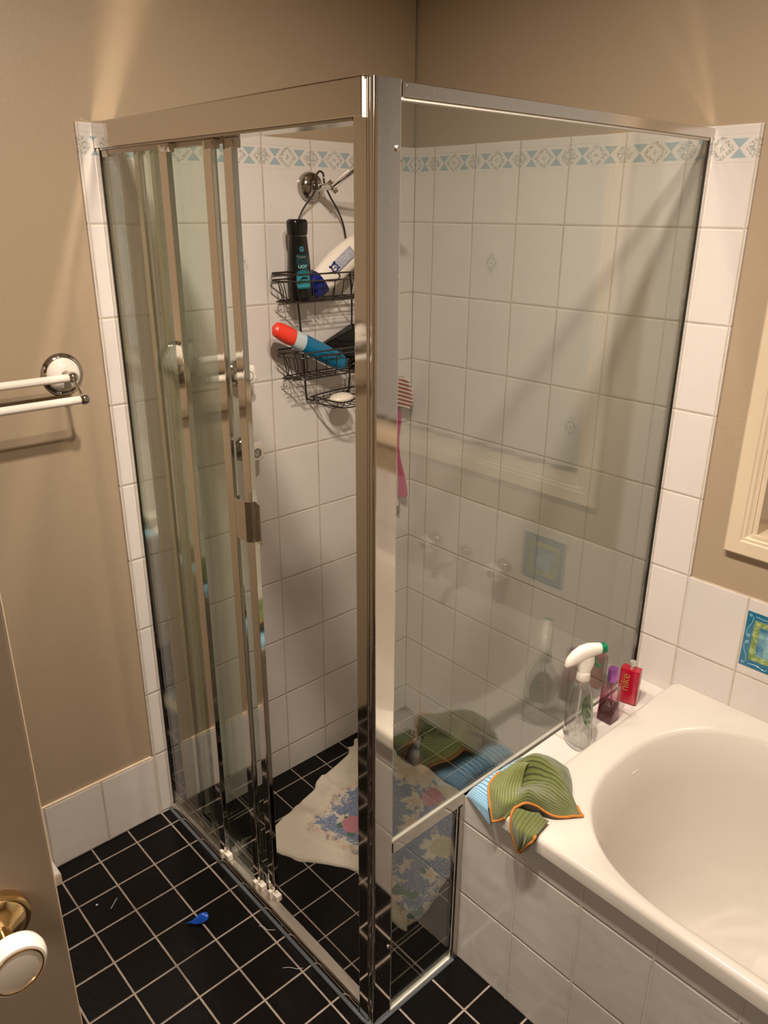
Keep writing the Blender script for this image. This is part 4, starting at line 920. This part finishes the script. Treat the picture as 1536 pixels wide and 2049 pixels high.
for i in range(NR):
    f = (i + 1) / NR
    for k in range(NT):
        q = tc_ + (OUT[k] - tc_) * f
        if i == NR - 1: q = q + Vector((mnoise.noise(Vector((k * 0.31, 0, 0))), mnoise.noise(Vector((k * 0.31, 5, 0))))) * 0.003
        pts[i][k] = bm.verts.new((q.x, q.y, th(q, f)))
for k in range(NT): bm.faces.new((cen, pts[0][k], pts[0][(k + 1) % NT]))
for i in range(NR - 1):
    for k in range(NT): bm.faces.new((pts[i][k], pts[i + 1][k], pts[i + 1][(k + 1) % NT], pts[i][(k + 1) % NT]))
low = [bm.verts.new((v.co.x, v.co.y, SD + 0.0006)) for v in pts[-1]]
for k in range(NT): bm.faces.new((pts[-1][k], low[k], low[(k + 1) % NT], pts[-1][(k + 1) % NT]))
bluep = [(0.262, -0.622), (0.257, -0.594), (0.252, -0.559), (0.222, -0.470), (0.226, -0.422), (0.205, -0.36), (0.23, -0.279), (0.315, -0.292), (0.378, -0.253), (0.443, -0.253), (0.53, -0.25), (0.63, -0.31), (0.665, -0.43), (0.660, -0.50), (0.69, -0.57), (0.685, -0.64), (0.62, -0.60), (0.52, -0.575), (0.43, -0.582), (0.333, -0.609)]
def inside(p, poly):
    c = False; n = len(poly)
    for i in range(n):
        a, b = poly[i], poly[i - 1]
        if (a[1] > p.y) != (b[1] > p.y) and p.x < (b[0] - a[0]) * (p.y - a[1]) / (b[1] - a[1]) + a[0]: c = not c
    return c
def sd(p): 
    dm = min(segd(p, bluep[i], bluep[i - 1]) for i in range(len(bluep))); return dm if inside(p, bluep) else -dm
towel = m.build('towel', m_towel, ang=80)
tw = Vector(towel.location)
me = towel.data; ca = me.color_attributes.new('print', 'FLOAT_COLOR', 'POINT'); cb_ = me.color_attributes.new('print_extra', 'FLOAT_COLOR', 'POINT')
gap = [((0.335, -0.43), 0.035), ((0.45, -0.40), 0.05), ((0.30, -0.545), 0.032), ((0.565, -0.415), 0.062), ((0.44, -0.52), 0.032), ((0.39, -0.33), 0.045), ((0.62, -0.50), 0.03), ((0.29, -0.37), 0.03), ((0.555, -0.53), 0.028), ((0.28, -0.25), 0.05)]
def bump1(p, c, r):
    d_ = p - Vector(c); a_ = math.atan2(d_.y, d_.x); k = c[0] * 37
    return max(0.0, 1.0 - d_.length / (r * (1 + 0.30 * math.sin(5 * a_ + k) + 0.16 * math.sin(9 * a_ + 2 * k))))
for v_ in me.vertices:
    p = (v_.co + tw).to_2d(); s_ = sd(p); b_ = max(0.0, min(0.95, 0.52 + s_ * 11))
    for c, r in gap: b_ -= 0.85 * min(1.0, bump1(p, c, r) * 1.6)
    pe = max(0.0, 1 - abs(s_ + 0.018) / 0.022) * 0.75
    for c, r in ((0.335, -0.43), 0.03), ((0.44, -0.52), 0.03), ((0.39, -0.33), 0.04), ((0.287, -0.245), 0.05), ((0.338, -0.213), 0.05), ((0.45, -0.40), 0.045), ((0.62, -0.50), 0.025): pe = max(pe, 1.2 * bump1(p, c, r))
    bump0 = lambda p, c, r: max(0.0, 1.0 - (p - Vector(c)).length / r)
    pk = max(bump0(p, (0.334, -0.536), 0.045) * 2.2, bump0(p, (0.352, -0.520), 0.040) * 2.2, bump0(p, (0.413, -0.276), 0.046) * 2.0, bump0(p, (0.425, -0.290), 0.038) * 2.0)
    gr = max(1.6 * bump0(p, (0.315, -0.567), 0.018), 1.6 * bump0(p, (0.356, -0.565), 0.02), 1.8 * max(0, 1 - segd(p, (0.60, -0.61), (0.645, -0.585)) / 0.018), 1.5 * max(0, 1 - segd(p, (0.685, -0.64), (0.69, -0.60)) / 0.014), 1.4 * bump0(p, (0.30, -0.535), 0.012), 1.4 * bump0(p, (0.60, -0.505), 0.016))
    yl = 1.7 * bump0(p, (0.578, -0.405), 0.055)
    ca.data[v_.index].color = (max(0, b_), min(1, pe), min(1, pk), 1); cb_.data[v_.index].color = (min(1, gr), min(1, yl), 0, 1)
tag(towel, 'old white towel with blue floral print spread on the shower floor', 'towel')

# ------------------------------------------------------------------ floor bits
m = MB(); V = m.patch([[(0.384, -1.116, 0.002), (0.393, -1.108, 0.004), (0.402, -1.101, 0.003)], [(0.392, -1.105, 0.004), (0.402, -1.092, 0.016), (0.414, -1.086, 0.006)], [(0.394, -1.094, 0.010), (0.404, -1.080, 0.026), (0.420, -1.074, 0.014)], [(0.390, -1.086, 0.006), (0.402, -1.070, 0.020), (0.416, -1.068, 0.022)]], 18, 18, 0.002)
o = m.build('plastic_scrap', m_scrap); solidify(o, 0.0008); tag(o, 'crumpled scrap of blue plastic film on the black floor', 'scrap')
tag(MB().tube([(0.1997, -1.2068, 0.0014), (0.2095, -1.219, 0.0016), (0.2201, -1.2319, 0.0012)], 0.0008, 6, smooth=4).build('lint_thread', m_lint), 'straight pale thread on a black floor tile near the door', 'thread')
tag(MB().sphere((0.1865, -1.2534, 0.0022), 0.0026, 1, 1.3, 0.7, n=12).build('crumb', m_lint), 'pale crumb on the black tile beside the straight thread', 'crumb')
tag(MB().tube([(0.51, -0.985, 0.0012), (0.520, -0.978, 0.0012), (0.531, -0.977, 0.0012), (0.541, -0.968, 0.0012), (0.546, -0.962, 0.0012)], 0.0006, 6, smooth=5).build('hair', m_lint), 'curly pale hair on the floor close to the shower sill', 'hair', 'hairs on the floor')
tag(MB().tube([(0.642, -1.008, 0.0012), (0.650, -0.997, 0.0012), (0.656, -0.992, 0.0012), (0.667, -0.984, 0.0012), (0.673, -0.974, 0.0012)], 0.0006, 6, smooth=5).build('hair', m_lint), 'pale hair on the floor nearest the corner post', 'hair', 'hairs on the floor')

# door stop at the end of the skirting
ds = thing('door_stop', 'small cream wedge on the floor at the end of the skirting', 'door stop', (0.02, -1.302, 0.0))
MB().box(0.0002, 0.056, -1.312, -1.288, 0.0002, 0.028, 0.003, 2).build('stop_block', m_cream, ds)
MB().box(0.002, 0.054, -1.310, -1.290, 0.028, 0.032, 0.001, 1).build('stop_cap', m_seal, ds)

# white vertical blind in the window, slat bottoms just above the sill
vb = thing('vertical_blind', 'white vertical blind hanging in the window', 'blind', (1.60, 0.05, WZ0 + 0.02))
for i in range(9):
    xx = 1.190 + i * 0.112; a_ = math.radians(-14)
    Rb = Matrix.Rotation(a_, 3, 'Z')
    sl = MB().box(xx - 0.0625, xx + 0.0625, 0.0494, 0.0506, WZ0 + 0.026, 2.02, 0.0004, 1, rot=Rb, at=(xx, 0.05, 1.4)).build('slat', m_slat, vb)
    MB().box(xx - 0.0600, xx + 0.0600, 0.0475, 0.0525, WZ0 + 0.0262, WZ0 + 0.058, 0.0015, 2, rot=Rb, at=(xx, 0.05, 1.0)).build('bottom_weight', m_slat, sl)
MB().tube([(1.128, 0.060, WZ0 + 0.056), (1.24, 0.062, WZ0 + 0.048), (1.352, 0.060, WZ0 + 0.052), (1.47, 0.062, WZ0 + 0.046), (2.08, 0.062, WZ0 + 0.05)], 0.0018, 6, smooth=4).build('link_chain', m_plast, vb)
MB().box(1.13, 2.13, 0.035, 0.065, 2.02, 2.036, 0.003).build('head_track', m_plast, vb)

# ------------------------------------------------------------------ door standing open at the left
DX, DE = 1.10, -1.5600
dr = struct(MB().box(DX - 0.036, DX, DE - 0.80, DE, 0.012, 2.03, 0.0015, 2).build('door_1', M('scuffed_taupe_gloss', (0.36, 0.285, 0.21), 0.32, nscale=14, nvar=0.35, nbump=0.0004), smooth=True))
MB().box(DX - 0.0355, DX - 0.0005, DE - 0.0002, DE + 0.0016, 0.012, 2.03, 0.0005, 1).build('door_edge', m_cream, dr)
kn = MB().lathe([(0.0335, 0.0), (0.034, 0.003), (0.0325, 0.008), (0.029, 0.010), (0.0275, 0.010), (0.026, 0.013), (0.018, 0.018), (0.011, 0.022), (0.0095, 0.040), (0.0105, 0.043)], (DX, DE - 0.0592, 1.003), (1, 0, 0), 48).build('door_knob', m_brass, dr)
MB().lathe([(0.012, 0.040), (0.0155, 0.042), (0.017, 0.045), (0.022, 0.047), (0.0275, 0.052), (0.0285, 0.058), (0.0275, 0.064), (0.0245, 0.069), (0.0225, 0.0695), (0.0220, 0.0690), (0.0200, 0.0695), (0.012, 0.0705), (0.0, 0.0708)], (DX, DE - 0.0592, 1.003), (1, 0, 0), 64, cap=False).build('knob_ball', m_ceramic, kn)
m = MB(); m.lathe([(0.0222, 0.0690), (0.0222, 0.0702), (0.0210, 0.0704), (0.0210, 0.0690)], (DX, DE - 0.0592, 1.003), (1, 0, 0), 48, cap=False); m.lathe([(0.0118, 0.0412), (0.0128, 0.0412), (0.0128, 0.0422), (0.0118, 0.0424)], (DX, DE - 0.0592, 1.003), (1, 0, 0), 40, cap=False)
m.build('gilt_band', m_brass, kn)
